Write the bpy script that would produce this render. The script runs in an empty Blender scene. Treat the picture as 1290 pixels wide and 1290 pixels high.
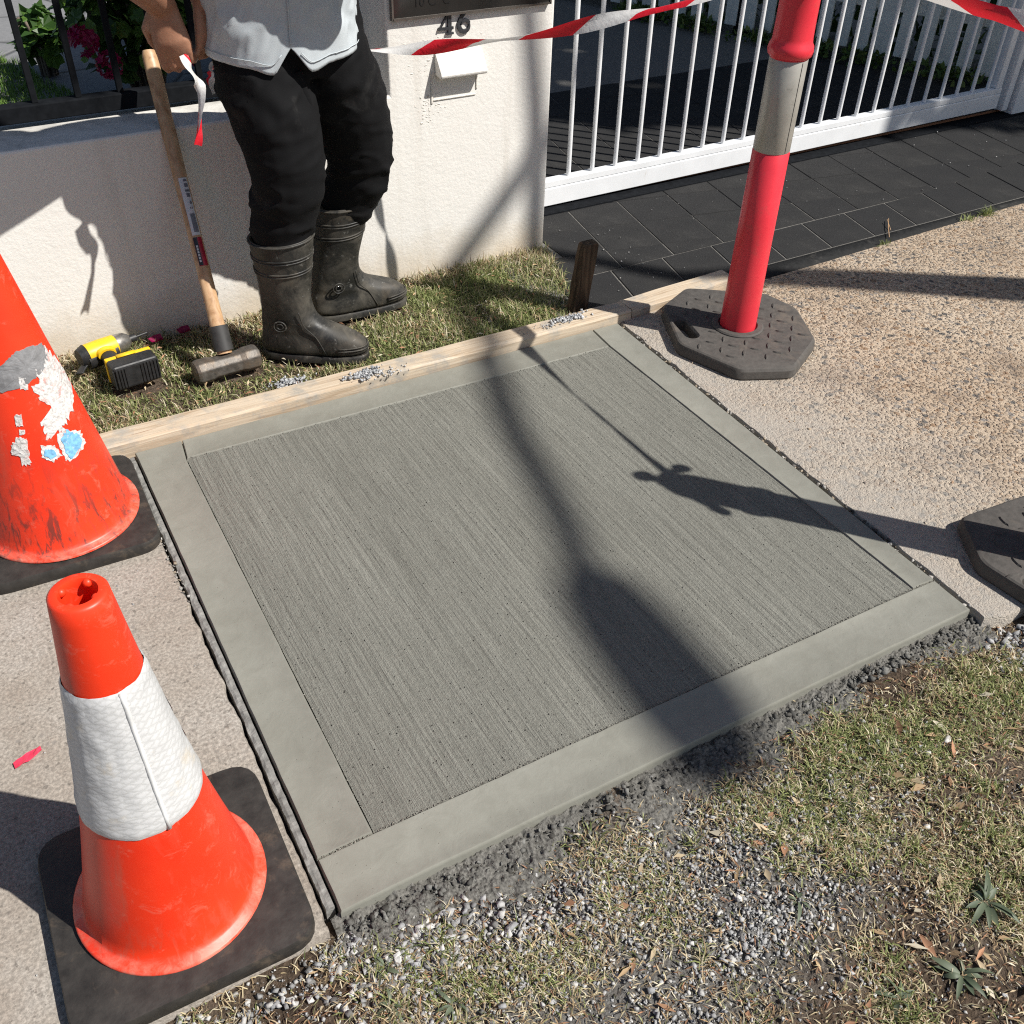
import bpy, bmesh, math, random
import numpy as np
from mathutils import Vector, Matrix, noise

# ------------------------------------------------------------------ camera, sun, sky, exposure
# World frame: X runs along the front wall, Y points to the house, Z up, metres.
SC = bpy.context.scene
COL = SC.collection
cam_d = bpy.data.cameras.new('camera')
cam_d.sensor_width = 36.0
cam_d.lens = 36.0 * 1250.0 / 1290.0
cam_d.clip_start = 0.02
cam_d.clip_end = 500.0
cam = bpy.data.objects.new('camera', cam_d)
COL.objects.link(cam)
_y, _t, _r = math.radians(31.4), math.radians(39.5), math.radians(2.0)
_F = Vector((math.sin(_y) * math.cos(_t), math.cos(_y) * math.cos(_t), -math.sin(_t)))
_R = Vector((math.cos(_y), -math.sin(_y), 0.0))
_U = _R.cross(_F)
_R2 = _R * math.cos(_r) + _U * math.sin(_r)
_U2 = -_R * math.sin(_r) + _U * math.cos(_r)
_m = Matrix((_R2, _U2, -_F)).transposed().to_4x4()
_m.translation = (0.0, 0.0, 1.5)
cam.matrix_world = _m
SC.camera = cam

SUN_L = Vector((-0.656, 0.755, -1.139)).normalized()      # travel direction of sunlight
SUN_EL = math.asin(-SUN_L.z)
TAN_E = 1.139
UX, UY = 0.656, -0.755                                    # horizontal direction towards the sun
world = bpy.data.worlds.new('World')
SC.world = world
world.use_nodes = True
wn = world.node_tree
for n in list(wn.nodes):
    wn.nodes.remove(n)
sky = wn.nodes.new('ShaderNodeTexSky')
sky.sky_type = 'NISHITA'
sky.sun_disc = False
sky.sun_elevation = SUN_EL
sky.sun_rotation = math.atan2(UX, UY)
bg = wn.nodes.new('ShaderNodeBackground')
bg.inputs[1].default_value = 0.056
wo = wn.nodes.new('ShaderNodeOutputWorld')
wn.links.new(sky.outputs[0], bg.inputs[0])
wn.links.new(bg.outputs[0], wo.inputs[0])
sun_d = bpy.data.lights.new('sun', 'SUN')
sun_d.energy = 4.9
sun_d.angle = math.radians(0.53)
sun_d.color = (1.0, 0.965, 0.905)
sun = bpy.data.objects.new('sun', sun_d)
sun.rotation_euler = SUN_L.to_track_quat('-Z', 'Y').to_euler()
sun.location = (6, -7, 12)
COL.objects.link(sun)
SC.view_settings.view_transform = 'Standard'
SC.view_settings.look = 'None'
SC.view_settings.exposure = 0.40
SC.view_settings.gamma = 1.0
SC.view_settings.use_curve_mapping = False
SC.cycles.use_denoising = False            # keep the fine grain of concrete and soil
SC.cycles.pixel_filter_type = 'BLACKMAN_HARRIS'
SC.cycles.filter_width = 1.15
SC.cycles.sample_clamp_indirect = 4.0
SC.cycles.caustics_reflective = False
SC.cycles.caustics_refractive = False

rnd = random.Random(46)
rng = np.random.default_rng(46)
TAU = math.tau
V = Vector

# ------------------------------------------------------------------ object helpers
def tag(o, label=None, cat=None, group=None, kind=None):
    if label: o['label'] = label
    if cat: o['category'] = cat
    if group: o['group'] = group
    if kind: o['kind'] = kind
    return o

def thing(name, label, cat, loc=(0, 0, 0), rz=0.0, group=None):
    o = bpy.data.objects.new(name, None)
    o.empty_display_size = 0.1
    COL.objects.link(o)
    o.location = loc
    o.rotation_euler = (0, 0, rz)
    return tag(o, label, cat, group)

def link_mesh(name, me, mat=None, parent=None, smooth=False, loc=None):
    if mat is not None:
        me.materials.clear()
        for mm in (mat if isinstance(mat, (list, tuple)) else [mat]):
            me.materials.append(mm)
    if smooth:
        me.polygons.foreach_set('use_smooth', [True] * len(me.polygons))
    o = bpy.data.objects.new(name, me)
    COL.objects.link(o)
    if parent is not None:
        o.parent = parent
    if loc is not None:
        o.location = loc
    return o

def bm_obj(name, bm, mat, parent=None, smooth=False, bevel=0.0, seg=2, loc=None, sharp=None):
    bmesh.ops.recalc_face_normals(bm, faces=bm.faces)
    me = bpy.data.meshes.new(name)
    bm.to_mesh(me)
    bm.free()
    o = link_mesh(name, me, mat, parent, smooth, loc)
    if bevel > 0:
        md = o.modifiers.new('bevel', 'BEVEL')
        md.width = bevel
        md.segments = seg
        md.limit_method = 'ANGLE'
        md.angle_limit = math.radians(40)
    if sharp and smooth:
        try:
            me.set_sharp_from_angle(angle=math.radians(sharp))
        except Exception:
            pass
    return o

def inst(name, src, parent=None, loc=(0, 0, 0), rot=None, scale=None):
    o = src.copy()
    o.name = name
    COL.objects.link(o)
    o.parent = parent
    o.location = loc
    if rot is not None: o.rotation_euler = rot
    if scale is not None: o.scale = scale
    return o

def py_obj(name, verts, faces, mat, parent=None, smooth=False, loc=None):
    me = bpy.data.meshes.new(name)
    me.from_pydata([tuple(v) for v in verts], [], faces)
    me.update()
    return link_mesh(name, me, mat, parent, smooth, loc)

def np_mesh(name, verts, loop_idx, sizes, cols=None, uvs=None):
    """fast mesh from numpy arrays"""
    me = bpy.data.meshes.new(name)
    nv, nl, nf = len(verts), len(loop_idx), len(sizes)
    me.vertices.add(nv)
    me.vertices.foreach_set('co', np.ascontiguousarray(verts, dtype=np.float32).ravel())
    me.loops.add(nl)
    me.loops.foreach_set('vertex_index', np.ascontiguousarray(loop_idx, dtype=np.int32))
    me.polygons.add(nf)
    starts = np.concatenate([[0], np.cumsum(sizes)[:-1]]).astype(np.int32)
    me.polygons.foreach_set('loop_start', starts)
    me.polygons.foreach_set('loop_total', np.ascontiguousarray(sizes, dtype=np.int32))
    if cols is not None:
        a = me.attributes.new('col', 'FLOAT_COLOR', 'POINT')
        c4 = np.ones((nv, 4), dtype=np.float32)
        c4[:, :3] = cols
        a.data.foreach_set('color', c4.ravel())
    me.update(calc_edges=True)
    return me

# ------------------------------------------------------------------ bmesh shapes
def box(bm, x0, x1, y0, y1, z0, z1):
    vs = [bm.verts.new(p) for p in ((x0, y0, z0), (x1, y0, z0), (x1, y1, z0), (x0, y1, z0), (x0, y0, z1), (x1, y0, z1), (x1, y1, z1), (x0, y1, z1))]
    for f in ((3, 2, 1, 0), (4, 5, 6, 7), (0, 1, 5, 4), (1, 2, 6, 5), (2, 3, 7, 6), (3, 0, 4, 7)):
        bm.faces.new([vs[i] for i in f])
    return vs

def rings(bm, loops, closed=True, cap0=True, cap1=True):
    """loft a list of point loops"""
    R = [[bm.verts.new(p) for p in L] for L in loops]
    n = len(R[0])
    for a, b in zip(R, R[1:]):
        for i in range(n if closed else n - 1):
            j = (i + 1) % n
            bm.faces.new((a[i], a[j], b[j], b[i]))
    if cap0: bm.faces.new(list(reversed(R[0])))
    if cap1: bm.faces.new(R[-1])
    return R

def lathe(bm, prof, n=40, c=(0, 0), cap0=True, cap1=True):
    return rings(bm, [[(c[0] + r * math.cos(TAU * i / n), c[1] + r * math.sin(TAU * i / n), z) for i in range(n)] for r, z in prof], True, cap0, cap1)

def frames(pts, ref=None):
    """tangents and a stable normal for each point of a path"""
    P = [V(p) for p in pts]
    out = []
    nrm = None
    for i in range(len(P)):
        t = (P[min(i + 1, len(P) - 1)] - P[max(i - 1, 0)]).normalized()
        if ref is not None:
            n = V(ref) - t * t.dot(V(ref))
            n = n.normalized() if n.length > 1e-4 else t.orthogonal().normalized()
        elif nrm is None:
            n = t.orthogonal().normalized()
        else:
            n = nrm - t * t.dot(nrm)
            n.normalize()
        nrm = n
        out.append((P[i], t, n, t.cross(n)))
    return out

def tube(bm, pts, rad, n=10, ref=None, caps=True, round_end=False):
    """rad: number or (ra along ref, rb across) per point"""
    fr = frames(pts, ref)
    loops = []
    rr = [(r, r) if not isinstance(r, (tuple, list)) else r for r in (rad if isinstance(rad, list) else [rad] * len(pts))]
    def loop(p, nn, bb, ra, rb):
        return [p + nn * (ra * math.cos(TAU * k / n)) + bb * (rb * math.sin(TAU * k / n)) for k in range(n)]
    for (p, t, nn, bb), (ra, rb) in zip(fr, rr):
        loops.append(loop(p, nn, bb, ra, rb))
    if round_end:
        (p, t, nn, bb), (ra, rb) = fr[0], rr[0]
        m = min(ra, rb)
        pre = [loop(p - t * (m * math.sin(a)), nn, bb, ra * math.cos(a), rb * math.cos(a)) for a in (1.35, 0.9, 0.45)]
        (p, t, nn, bb), (ra, rb) = fr[-1], rr[-1]
        m = min(ra, rb)
        post = [loop(p + t * (m * math.sin(a)), nn, bb, ra * math.cos(a), rb * math.cos(a)) for a in (0.45, 0.9, 1.35)]
        loops = pre + loops + post
    rings(bm, loops, True, caps, caps)

def smooth_path(pts, k=6):
    P = [V(p) for p in pts]
    out = []
    for i in range(len(P) - 1):
        p0, p1, p2, p3 = P[max(i - 1, 0)], P[i], P[i + 1], P[min(i + 2, len(P) - 1)]
        for j in range(k):
            t = j / k
            out.append(0.5 * ((2 * p1) + (p2 - p0) * t + (2 * p0 - 5 * p1 + 4 * p2 - p3) * t * t + (3 * p1 - p0 - 3 * p2 + p3) * t ** 3))
    out.append(P[-1])
    return out

def prism(bm, poly, z0, z1, top_inset=0.0):
    n = len(poly)
    c = (sum(p[0] for p in poly) / n, sum(p[1] for p in poly) / n)
    L0 = [(p[0], p[1], z0) for p in poly]
    if top_inset > 0:
        def ins(p, d):
            l = math.hypot(p[0] - c[0], p[1] - c[1]) or 1
            return (p[0] + (c[0] - p[0]) / l * d, p[1] + (c[1] - p[1]) / l * d)
        L1 = [(p[0], p[1], z1 - top_inset) for p in poly]
        L2 = [(*ins(p, top_inset), z1) for p in poly]
        rings(bm, [L0, L1, L2])
    else:
        rings(bm, [L0, [(p[0], p[1], z1) for p in poly]])

def clip_poly(poly, a, b):
    """keep the part of poly left of the directed line a->b"""
    out = []
    def side(p): return (b[0] - a[0]) * (p[1] - a[1]) - (b[1] - a[1]) * (p[0] - a[0])
    for i in range(len(poly)):
        p, q = poly[i], poly[(i + 1) % len(poly)]
        sp, sq = side(p), side(q)
        if sp >= 0: out.append(p)
        if sp * sq < 0:
            t = sp / (sp - sq)
            out.append((p[0] + (q[0] - p[0]) * t, p[1] + (q[1] - p[1]) * t))
    return out

def area(poly):
    return abs(sum(poly[i][0] * poly[(i + 1) % len(poly)][1] - poly[(i + 1) % len(poly)][0] * poly[i][1] for i in range(len(poly)))) / 2 if len(poly) > 2 else 0

def round_poly(poly, r, k=3):
    out = []
    n = len(poly)
    for i in range(n):
        p0, p1, p2 = V(poly[i - 1]), V(poly[i]), V(poly[(i + 1) % n])
        a = p1 + (p0 - p1).normalized() * r
        b = p1 + (p2 - p1).normalized() * r
        for j in range(k + 1):
            t = j / k
            q = a.lerp(p1, t).lerp(p1.lerp(b, t), t)
            out.append((q.x, q.y))
    return out

def remeshed(bm, voxel, smooth_iter=6, smooth_f=0.5, name='tmp'):
    """voxel-join overlapping closed shapes into one continuous skin"""
    bmesh.ops.recalc_face_normals(bm, faces=bm.faces)
    me = bpy.data.meshes.new(name)
    bm.to_mesh(me)
    bm.free()
    o = bpy.data.objects.new(name, me)
    COL.objects.link(o)
    md = o.modifiers.new('r', 'REMESH')
    md.mode = 'VOXEL'
    md.voxel_size = voxel
    if smooth_iter:
        sm = o.modifiers.new('s', 'SMOOTH')
        sm.iterations = smooth_iter
        sm.factor = smooth_f
    dg = bpy.context.evaluated_depsgraph_get()
    res = bpy.data.meshes.new_from_object(o.evaluated_get(dg))
    bpy.data.objects.remove(o)
    bpy.data.meshes.remove(me)
    return res

def displace(me, fn):
    """move vertices along their normals by fn(co, normal)"""
    n = len(me.vertices)
    co = np.empty(n * 3, np.float32)
    no = np.empty(n * 3, np.float32)
    me.vertices.foreach_get('co', co)
    me.vertex_normals.foreach_get('vector', no)
    co = co.reshape(-1, 3)
    no = no.reshape(-1, 3)
    d = np.array([fn(V(c), V(k)) for c, k in zip(co, no)], np.float32)
    me.vertices.foreach_set('co', (co + no * d[:, None]).ravel())
    me.update()

# ------------------------------------------------------------------ materials
class NT:
    def __init__(s, name):
        s.m = bpy.data.materials.new(name)
        s.m.use_nodes = True
        s.t = s.m.node_tree
        s.b = s.t.nodes['Principled BSDF']
    def n(s, typ, **kw):
        nd = s.t.nodes.new(typ)
        for k, v in kw.items():
            if k.startswith('i_'):
                nd.inputs[k[2:].replace('_', ' ')].default_value = v
            else:
                setattr(nd, k, v)
        return nd
    def l(s, a, b): s.t.links.new(a, b)
    def coord(s, scale=(1, 1, 1), rot=(0, 0, 0), kind='Object'):
        tc = s.n('ShaderNodeTexCoord')
        mp = s.n('ShaderNodeMapping')
        mp.inputs['Scale'].default_value = scale
        mp.inputs['Rotation'].default_value = rot
        s.l(tc.outputs[kind], mp.inputs['Vector'])
        return mp.outputs[0]
    def noise(s, vec, scale, detail=4, rough=0.55, dist=0.0):
        nd = s.n('ShaderNodeTexNoise')
        nd.inputs['Scale'].default_value = scale
        nd.inputs['Detail'].default_value = detail
        nd.inputs['Roughness'].default_value = rough
        nd.inputs['Distortion'].default_value = dist
        if vec is not None: s.l(vec, nd.inputs['Vector'])
        return nd
    def vor(s, vec, scale, feature='F1', rnd_=1.0):
        nd = s.n('ShaderNodeTexVoronoi', feature=feature)
        nd.inputs['Scale'].default_value = scale
        nd.inputs['Randomness'].default_value = rnd_
        if vec is not None: s.l(vec, nd.inputs['Vector'])
        return nd
    def ramp(s, fac, stops, interp='LINEAR'):
        nd = s.n('ShaderNodeValToRGB')
        nd.color_ramp.interpolation = interp
        el = nd.color_ramp.elements
        while len(el) < len(stops): el.new(0.5)
        for e, (p, c) in zip(el, stops):
            e.position = p
            e.color = (*c, 1) if len(c) == 3 else c
        s.l(fac, nd.inputs[0])
        return nd.outputs[0]
    def fr(s, fac, a, b, lo=0.0, hi=1.0):
        nd = s.n('ShaderNodeMapRange')
        nd.inputs[1].default_value, nd.inputs[2].default_value = a, b
        nd.inputs[3].default_value, nd.inputs[4].default_value = lo, hi
        s.l(fac, nd.inputs[0])
        return nd.outputs[0]
    def mix(s, fac, a, b, mode='MIX'):
        nd = s.n('ShaderNodeMix', data_type='RGBA', blend_type=mode)
        for sock, v in ((nd.inputs[0], fac), (nd.inputs[6], a), (nd.inputs[7], b)):
            if isinstance(v, (int, float)): sock.default_value = v
            elif isinstance(v, (tuple, list)): sock.default_value = (*v, 1) if len(v) == 3 else v
            else: s.l(v, sock)
        return nd.outputs[2]
    def math(s, op, a, b=0.0):
        nd = s.n('ShaderNodeMath', operation=op)
        for sock, v in ((nd.inputs[0], a), (nd.inputs[1], b)):
            if isinstance(v, (int, float)): sock.default_value = v
            else: s.l(v, sock)
        return nd.outputs[0]
    def bump(s, h, strength=0.4, dist=0.01, normal=None):
        nd = s.n('ShaderNodeBump')
        nd.inputs['Strength'].default_value = strength
        nd.inputs['Distance'].default_value = dist
        s.l(h, nd.inputs['Height'])
        if normal is not None: s.l(normal, nd.inputs['Normal'])
        return nd.outputs[0]
    def out(s, color=None, rough=None, normal=None, metal=None, spec=None):
        for key, v in (('Base Color', color), ('Roughness', rough), ('Normal', normal), ('Metallic', metal), ('Specular IOR Level', spec)):
            if v is None: continue
            sock = s.b.inputs[key]
            if isinstance(v, (int, float)): sock.default_value = v
            elif isinstance(v, (tuple, list)): sock.default_value = (*v, 1)
            else: s.l(v, sock)
        return s.m

def plain(name, col, rough=0.5, metal=0.0, var=0.15, nscale=30, bump=0.0, spec=0.5, dirt=None, dirt_lo=0.55, dirt_scale=9):
    """base colour with slight mottling, optional dirt and grain"""
    k = NT(name)
    c = k.coord()
    nz = k.noise(c, nscale, 5)
    col2 = k.mix(k.fr(nz.outputs[0], 0.3, 0.7), tuple(x * (1 - var) for x in col), tuple(min(1, x * (1 + var)) for x in col))
    if dirt:
        dn = k.noise(c, dirt_scale, 8, 0.7, 0.4)
        col2 = k.mix(k.fr(dn.outputs[0], dirt_lo, dirt_lo + 0.18), col2, dirt)
    nr = None
    if bump:
        nr = k.bump(nz.outputs[0], bump, 0.004)
    return k.out(col2, k.fr(nz.outputs[0], 0.3, 0.7, max(0, rough - 0.07), min(1, rough + 0.07)), nr, metal, spec)

def attr_mat(name, rough=0.75, trans=0.0, spec=0.3, bump=0.0, bscale=120):
    k = NT(name)
    a = k.n('ShaderNodeAttribute', attribute_name='col')
    nr = None
    if bump:
        nr = k.bump(k.noise(k.coord(), bscale, 4).outputs[0], bump, 0.003)
    k.out(a.outputs[0], rough, nr, 0.0, spec)
    if trans:
        tr = k.n('ShaderNodeBsdfTranslucent')
        k.l(a.outputs[0], tr.inputs[0])
        mx = k.n('ShaderNodeMixShader')
        mx.inputs[0].default_value = trans
        k.l(k.b.outputs[0], mx.inputs[1])
        k.l(tr.outputs[0], mx.inputs[2])
        k.l(mx.outputs[0], k.t.nodes['Material Output'].inputs[0])
    return k.m

M = {}
def mats():
    # smooth trowelled border of the fresh concrete
    k = NT('trowelled_concrete'); c = k.coord()
    n1 = k.noise(c, 3.2, 5, 0.6); n2 = k.noise(c, 60, 4); n3 = k.vor(c, 75)
    col = k.mix(k.fr(n1.outputs[0], 0.3, 0.7), (0.215, 0.212, 0.181), (0.258, 0.255, 0.22))
    pit = k.fr(n3.outputs['Distance'], 0.02, 0.09)
    pm = k.math('MAXIMUM', pit, k.fr(k.noise(c, 9, 2).outputs[0], 0.55, 0.42))
    col = k.mix(pm, (0.095, 0.09, 0.075), col)
    n4 = k.noise(c, 24, 5, 0.6, 0.6)
    col = k.mix(k.fr(n4.outputs[0], 0.35, 0.7, 0, 0.3), col, (0.145, 0.138, 0.112))
    h = k.math('ADD', k.math('MULTIPLY', n2.outputs[0], 0.3), k.math('MULTIPLY', pm, 0.35))
    h = k.math('ADD', h, k.math('MULTIPLY', n4.outputs[0], 0.8))
    M['trowel'] = k.out(col, k.fr(n1.outputs[0], 0.3, 0.7, 0.44, 0.62), k.bump(h, 0.35, 0.005), spec=0.45)
    # broom finish: streaks along Y
    k = NT('broomed_concrete')
    c0 = k.coord()
    wob = k.noise(c0, 2.2, 2); sv_ = k.n('ShaderNodeVectorMath', operation='SCALE'); sv_.inputs['Scale'].default_value = 0.014
    ad = k.n('ShaderNodeVectorMath', operation='ADD'); k.l(wob.outputs['Color'], sv_.inputs[0]); k.l(c0, ad.inputs[0]); k.l(sv_.outputs[0], ad.inputs[1])
    def st_(sx, sy):
        mp = k.n('ShaderNodeMapping'); mp.inputs['Scale'].default_value = (sx, sy, 1); k.l(ad.outputs[0], mp.inputs[0]); return mp.outputs[0]
    a = k.noise(st_(165, 3.6), 1.0, 4, 0.7, 0.2); b = k.noise(st_(430, 16), 1.0, 2, 0.6); d = k.noise(st_(85, 1.6), 1.0, 4, 0.7)
    e = k.noise(c0, 430, 3, 0.7); g_ = k.noise(c0, 170, 4, 0.75); vz = k.vor(c0, 62)
    h = k.math('ADD', k.math('MULTIPLY', a.outputs[0], 0.75), k.math('MULTIPLY', b.outputs[0], 0.5))
    h = k.math('ADD', h, k.math('MULTIPLY', d.outputs[0], 0.45))
    h = k.math('ADD', h, k.math('MULTIPLY', e.outputs[0], 0.55))
    h = k.math('ADD', h, k.math('MULTIPLY', g_.outputs[0], 0.6))
    msk = k.fr(k.noise(c0, 13, 4, 0.7).outputs[0], 0.48, 0.38)
    pit = k.math('MAXIMUM', k.fr(vz.outputs['Distance'], 0.04, 0.12), msk)
    h = k.math('ADD', h, k.math('MULTIPLY', pit, 1.0))
    big = k.noise(k.coord((3.2, 0.7, 1)), 1.3, 5, 0.65)
    col = k.mix(k.fr(big.outputs[0], 0.3, 0.7), (0.232, 0.229, 0.198), (0.292, 0.289, 0.252))
    gr = k.math('ADD', k.math('MULTIPLY', a.outputs[0], 0.7), k.math('MULTIPLY', g_.outputs[0], 0.5))
    col = k.mix(k.fr(gr, 0.50, 0.70), k.mix(0.5, col, (0.10, 0.098, 0.083)), col)
    col = k.mix(k.fr(d.outputs[0], 0.5, 0.7, 0, 0.22), col, (0.30, 0.295, 0.255))
    col = k.mix(k.fr(d.outputs[0], 0.48, 0.30, 0, 0.22), col, (0.12, 0.117, 0.098))
    col = k.mix(pit, (0.05, 0.047, 0.04), col)
    M['broom'] = k.out(col, 0.8, k.bump(h, 0.95, 0.0065), spec=0.3)
    # old grey footpath
    k = NT('old_concrete'); c = k.coord()
    n1 = k.noise(c, 2.2, 6, 0.65, 0.3); v1 = k.vor(c, 85); n2 = k.noise(c, 160, 5, 0.7); v2 = k.vor(c, 38)
    col = k.ramp(n1.outputs[0], [(0.32, (0.29, 0.235, 0.19)), (0.48, (0.385, 0.34, 0.29)), (0.62, (0.44, 0.405, 0.36)), (0.75, (0.33, 0.27, 0.22))])
    st = k.ramp(v1.outputs['Color'], [(0.0, (0.16, 0.14, 0.125)), (0.4, (0.33, 0.29, 0.245)), (0.8, (0.42, 0.375, 0.325)), (1.0, (0.23, 0.17, 0.13))])
    col = k.mix(k.fr(v1.outputs['Distance'], 0.45, 0.1, 0.0, 0.8), col, st)
    hol = k.noise(c, 75, 3, 0.6)
    col = k.mix(k.fr(hol.outputs[0], 0.60, 0.68, 0, 0.75), col, (0.13, 0.115, 0.10))
    col = k.mix(k.fr(n2.outputs[0], 0.42, 0.62), k.mix(0.55, col, (0.12, 0.105, 0.09)), col)
    big = k.fr(v2.outputs['Distance'], 0.13, 0.2)
    col = k.mix(k.math('MULTIPLY', k.math('SUBTRACT', 1.0, big), k.fr(k.noise(c, 5, 2).outputs[0], 0.45, 0.6)), col, (0.235, 0.21, 0.185))
    h = k.math('ADD', k.math('MULTIPLY', n2.outputs[0], 1.0), k.math('MULTIPLY', v1.outputs['Distance'], -0.5))
    M['old'] = k.out(col, 0.88, k.bump(h, 0.38, 0.005), spec=0.2)
    # exposed aggregate
    k = NT('exposed_aggregate'); c = k.coord()
    wob = k.noise(c, 30, 2)
    vv = k.n('ShaderNodeVectorMath', operation='ADD')
    sc_ = k.n('ShaderNodeVectorMath', operation='SCALE'); sc_.inputs['Scale'].default_value = 0.012
    k.l(wob.outputs['Color'], sc_.inputs[0]); k.l(c, vv.inputs[0]); k.l(sc_.outputs[0], vv.inputs[1])
    v1 = k.vor(vv.outputs[0], 92); v2 = k.vor(vv.outputs[0], 44); n1 = k.noise(c, 1.7, 6, 0.65, 0.2); n2 = k.noise(c, 240, 4, 0.7)
    sep = k.n('ShaderNodeSeparateColor'); k.l(v1.outputs['Color'], sep.inputs[0])
    st = k.ramp(sep.outputs[0], [(0.0, (0.09, 0.075, 0.065)), (0.12, (0.30, 0.22, 0.155)), (0.3, (0.47, 0.365, 0.265)), (0.5, (0.40, 0.265, 0.165)), (0.66, (0.27, 0.245, 0.225)), (0.8, (0.52, 0.42, 0.32)), (1.0, (0.17, 0.15, 0.14))], 'CONSTANT')
    gap = k.fr(v1.outputs['Distance'], 0.58, 0.42)
    matrix = k.mix(k.fr(n1.outputs[0], 0.35, 0.65), (0.53, 0.41, 0.295), (0.62, 0.51, 0.39))
    col = k.mix(k.math('MULTIPLY', gap, 0.68), matrix, st)
    sep2 = k.n('ShaderNodeSeparateColor'); k.l(v2.outputs['Color'], sep2.inputs[0])
    bigm = k.math('MULTIPLY', k.fr(v2.outputs['Distance'], 0.45, 0.34), k.fr(sep2.outputs[1], 0.62, 0.64))
    col = k.mix(bigm, col, k.ramp(sep2.outputs[0], [(0.0, (0.15, 0.14, 0.13)), (0.4, (0.33, 0.22, 0.14)), (0.7, (0.30, 0.27, 0.24))], 'CONSTANT'))
    hol = k.noise(c, 85, 3, 0.65)
    dark = k.math('MULTIPLY', k.math('MAXIMUM', k.fr(n2.outputs[0], 0.58, 0.68), k.fr(hol.outputs[0], 0.58, 0.66)), 0.8)
    col = k.mix(dark, col, (0.075, 0.06, 0.05))
    soft = k.noise(c, 4.5, 5, 0.6)
    col = k.mix(k.fr(soft.outputs[0], 0.52, 0.72, 0, 0.6), col, (0.27, 0.20, 0.145))
    # grey cement slurry rubbed into the surface beside the new slab
    sx = k.n('ShaderNodeSeparateXYZ'); tc = k.n('ShaderNodeTexCoord'); k.l(tc.outputs['Object'], sx.inputs[0])
    edge = k.math('ADD', sx.outputs[0], k.math('MULTIPLY', k.noise(c, 5, 5, 0.7).outputs[0], -0.6))
    slur = k.fr(edge, 1.92, 1.36, 0.0, 0.9)
    col = k.mix(k.math('MULTIPLY', slur, k.fr(n2.outputs[0], 0.25, 0.5, 0.55, 1.0)), col, (0.46, 0.425, 0.375))
    h = k.math('ADD', k.math('MULTIPLY', k.math('MULTIPLY', gap, k.math('SUBTRACT', 1.0, slur)), 0.8), k.math('MULTIPLY', n2.outputs[0], 0.8))
    M['aggr'] = k.out(col, 0.85, k.bump(h, 1.0, 0.007), spec=0.25)
    # charcoal pavers
    k = NT('charcoal_paver'); c = k.coord()
    n1 = k.noise(c, 6, 6, 0.65); n2 = k.noise(c, 300, 3, 0.7)
    oi = k.n('ShaderNodeObjectInfo')
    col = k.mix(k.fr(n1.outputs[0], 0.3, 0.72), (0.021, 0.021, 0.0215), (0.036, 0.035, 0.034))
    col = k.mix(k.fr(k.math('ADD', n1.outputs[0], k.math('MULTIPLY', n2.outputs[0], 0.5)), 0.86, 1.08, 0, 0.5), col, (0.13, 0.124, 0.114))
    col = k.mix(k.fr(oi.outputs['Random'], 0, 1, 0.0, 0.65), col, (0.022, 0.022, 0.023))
    M['paver'] = k.out(col, 0.88, k.bump(n2.outputs[0], 0.8, 0.004), spec=0.22)
    M['joint'] = plain('joint_sand', (0.15, 0.143, 0.13), 0.95, var=0.4, nscale=180, bump=0.4)
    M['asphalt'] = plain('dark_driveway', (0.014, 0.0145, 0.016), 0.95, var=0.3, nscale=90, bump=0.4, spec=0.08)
    M['edging'] = plain('charcoal_edging', (0.020, 0.020, 0.020), 0.85, var=0.35, nscale=60, bump=0.6, spec=0.2, dirt=(0.085, 0.08, 0.072), dirt_lo=0.56, dirt_scale=12)
    # rendered wall
    k = NT('painted_render'); c = k.coord()
    n1 = k.noise(c, 1.8, 5); n2 = k.noise(c, 90, 5, 0.65); n3 = k.noise(c, 28, 3)
    sx = k.n('ShaderNodeSeparateXYZ'); tc = k.n('ShaderNodeTexCoord'); k.l(tc.outputs['Object'], sx.inputs[0])
    col = k.mix(k.fr(n1.outputs[0], 0.3, 0.7), (0.735, 0.71, 0.665), (0.785, 0.765, 0.72))
    low = k.fr(k.math('ADD', sx.outputs[2], k.math('MULTIPLY', k.noise(c, 9, 5, 0.7).outputs[0], -0.2)), 0.06, -0.09, 0, 0.75)
    col = k.mix(low, col, (0.55, 0.46, 0.34))
    up = k.n('ShaderNodeNewGeometry'); su = k.n('ShaderNodeSeparateXYZ'); k.l(up.outputs['Normal'], su.inputs[0])
    grime = k.math('MULTIPLY', k.fr(su.outputs[2], 0.7, 0.9), k.fr(k.noise(c, 7, 7, 0.75, 0.5).outputs[0], 0.40, 0.68, 0.1, 0.75))
    col = k.mix(grime, col, (0.30, 0.29, 0.265))
    drip = k.noise(k.coord((14, 14, 0.9)), 1.0, 5, 0.65)
    col = k.mix(k.fr(drip.outputs[0], 0.54, 0.72, 0, 0.28), col, (0.50, 0.455, 0.39))
    speck = k.fr(k.noise(c, 45, 2).outputs[0], 0.765, 0.79)
    col = k.mix(k.math('MULTIPLY', speck, 0.5), col, (0.12, 0.11, 0.1))
    h = k.math('ADD', n2.outputs[0], k.math('MULTIPLY', n3.outputs[0], 0.8))
    M['wall'] = k.out(col, 0.82, k.bump(h, 0.38, 0.004), spec=0.25)
    M['wall_dark'] = plain('recess_paint', (0.60, 0.57, 0.52), 0.8, var=0.08, nscale=60, bump=0.3)
    M['patch'] = plain('patching_plaster', (0.66, 0.625, 0.57), 0.9, var=0.12, nscale=70, bump=0.8)
    M['white'] = plain('white_powdercoat', (0.78, 0.79, 0.80), 0.35, var=0.04, nscale=12, dirt=(0.52, 0.47, 0.40), dirt_lo=0.63, dirt_scale=18)
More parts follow.
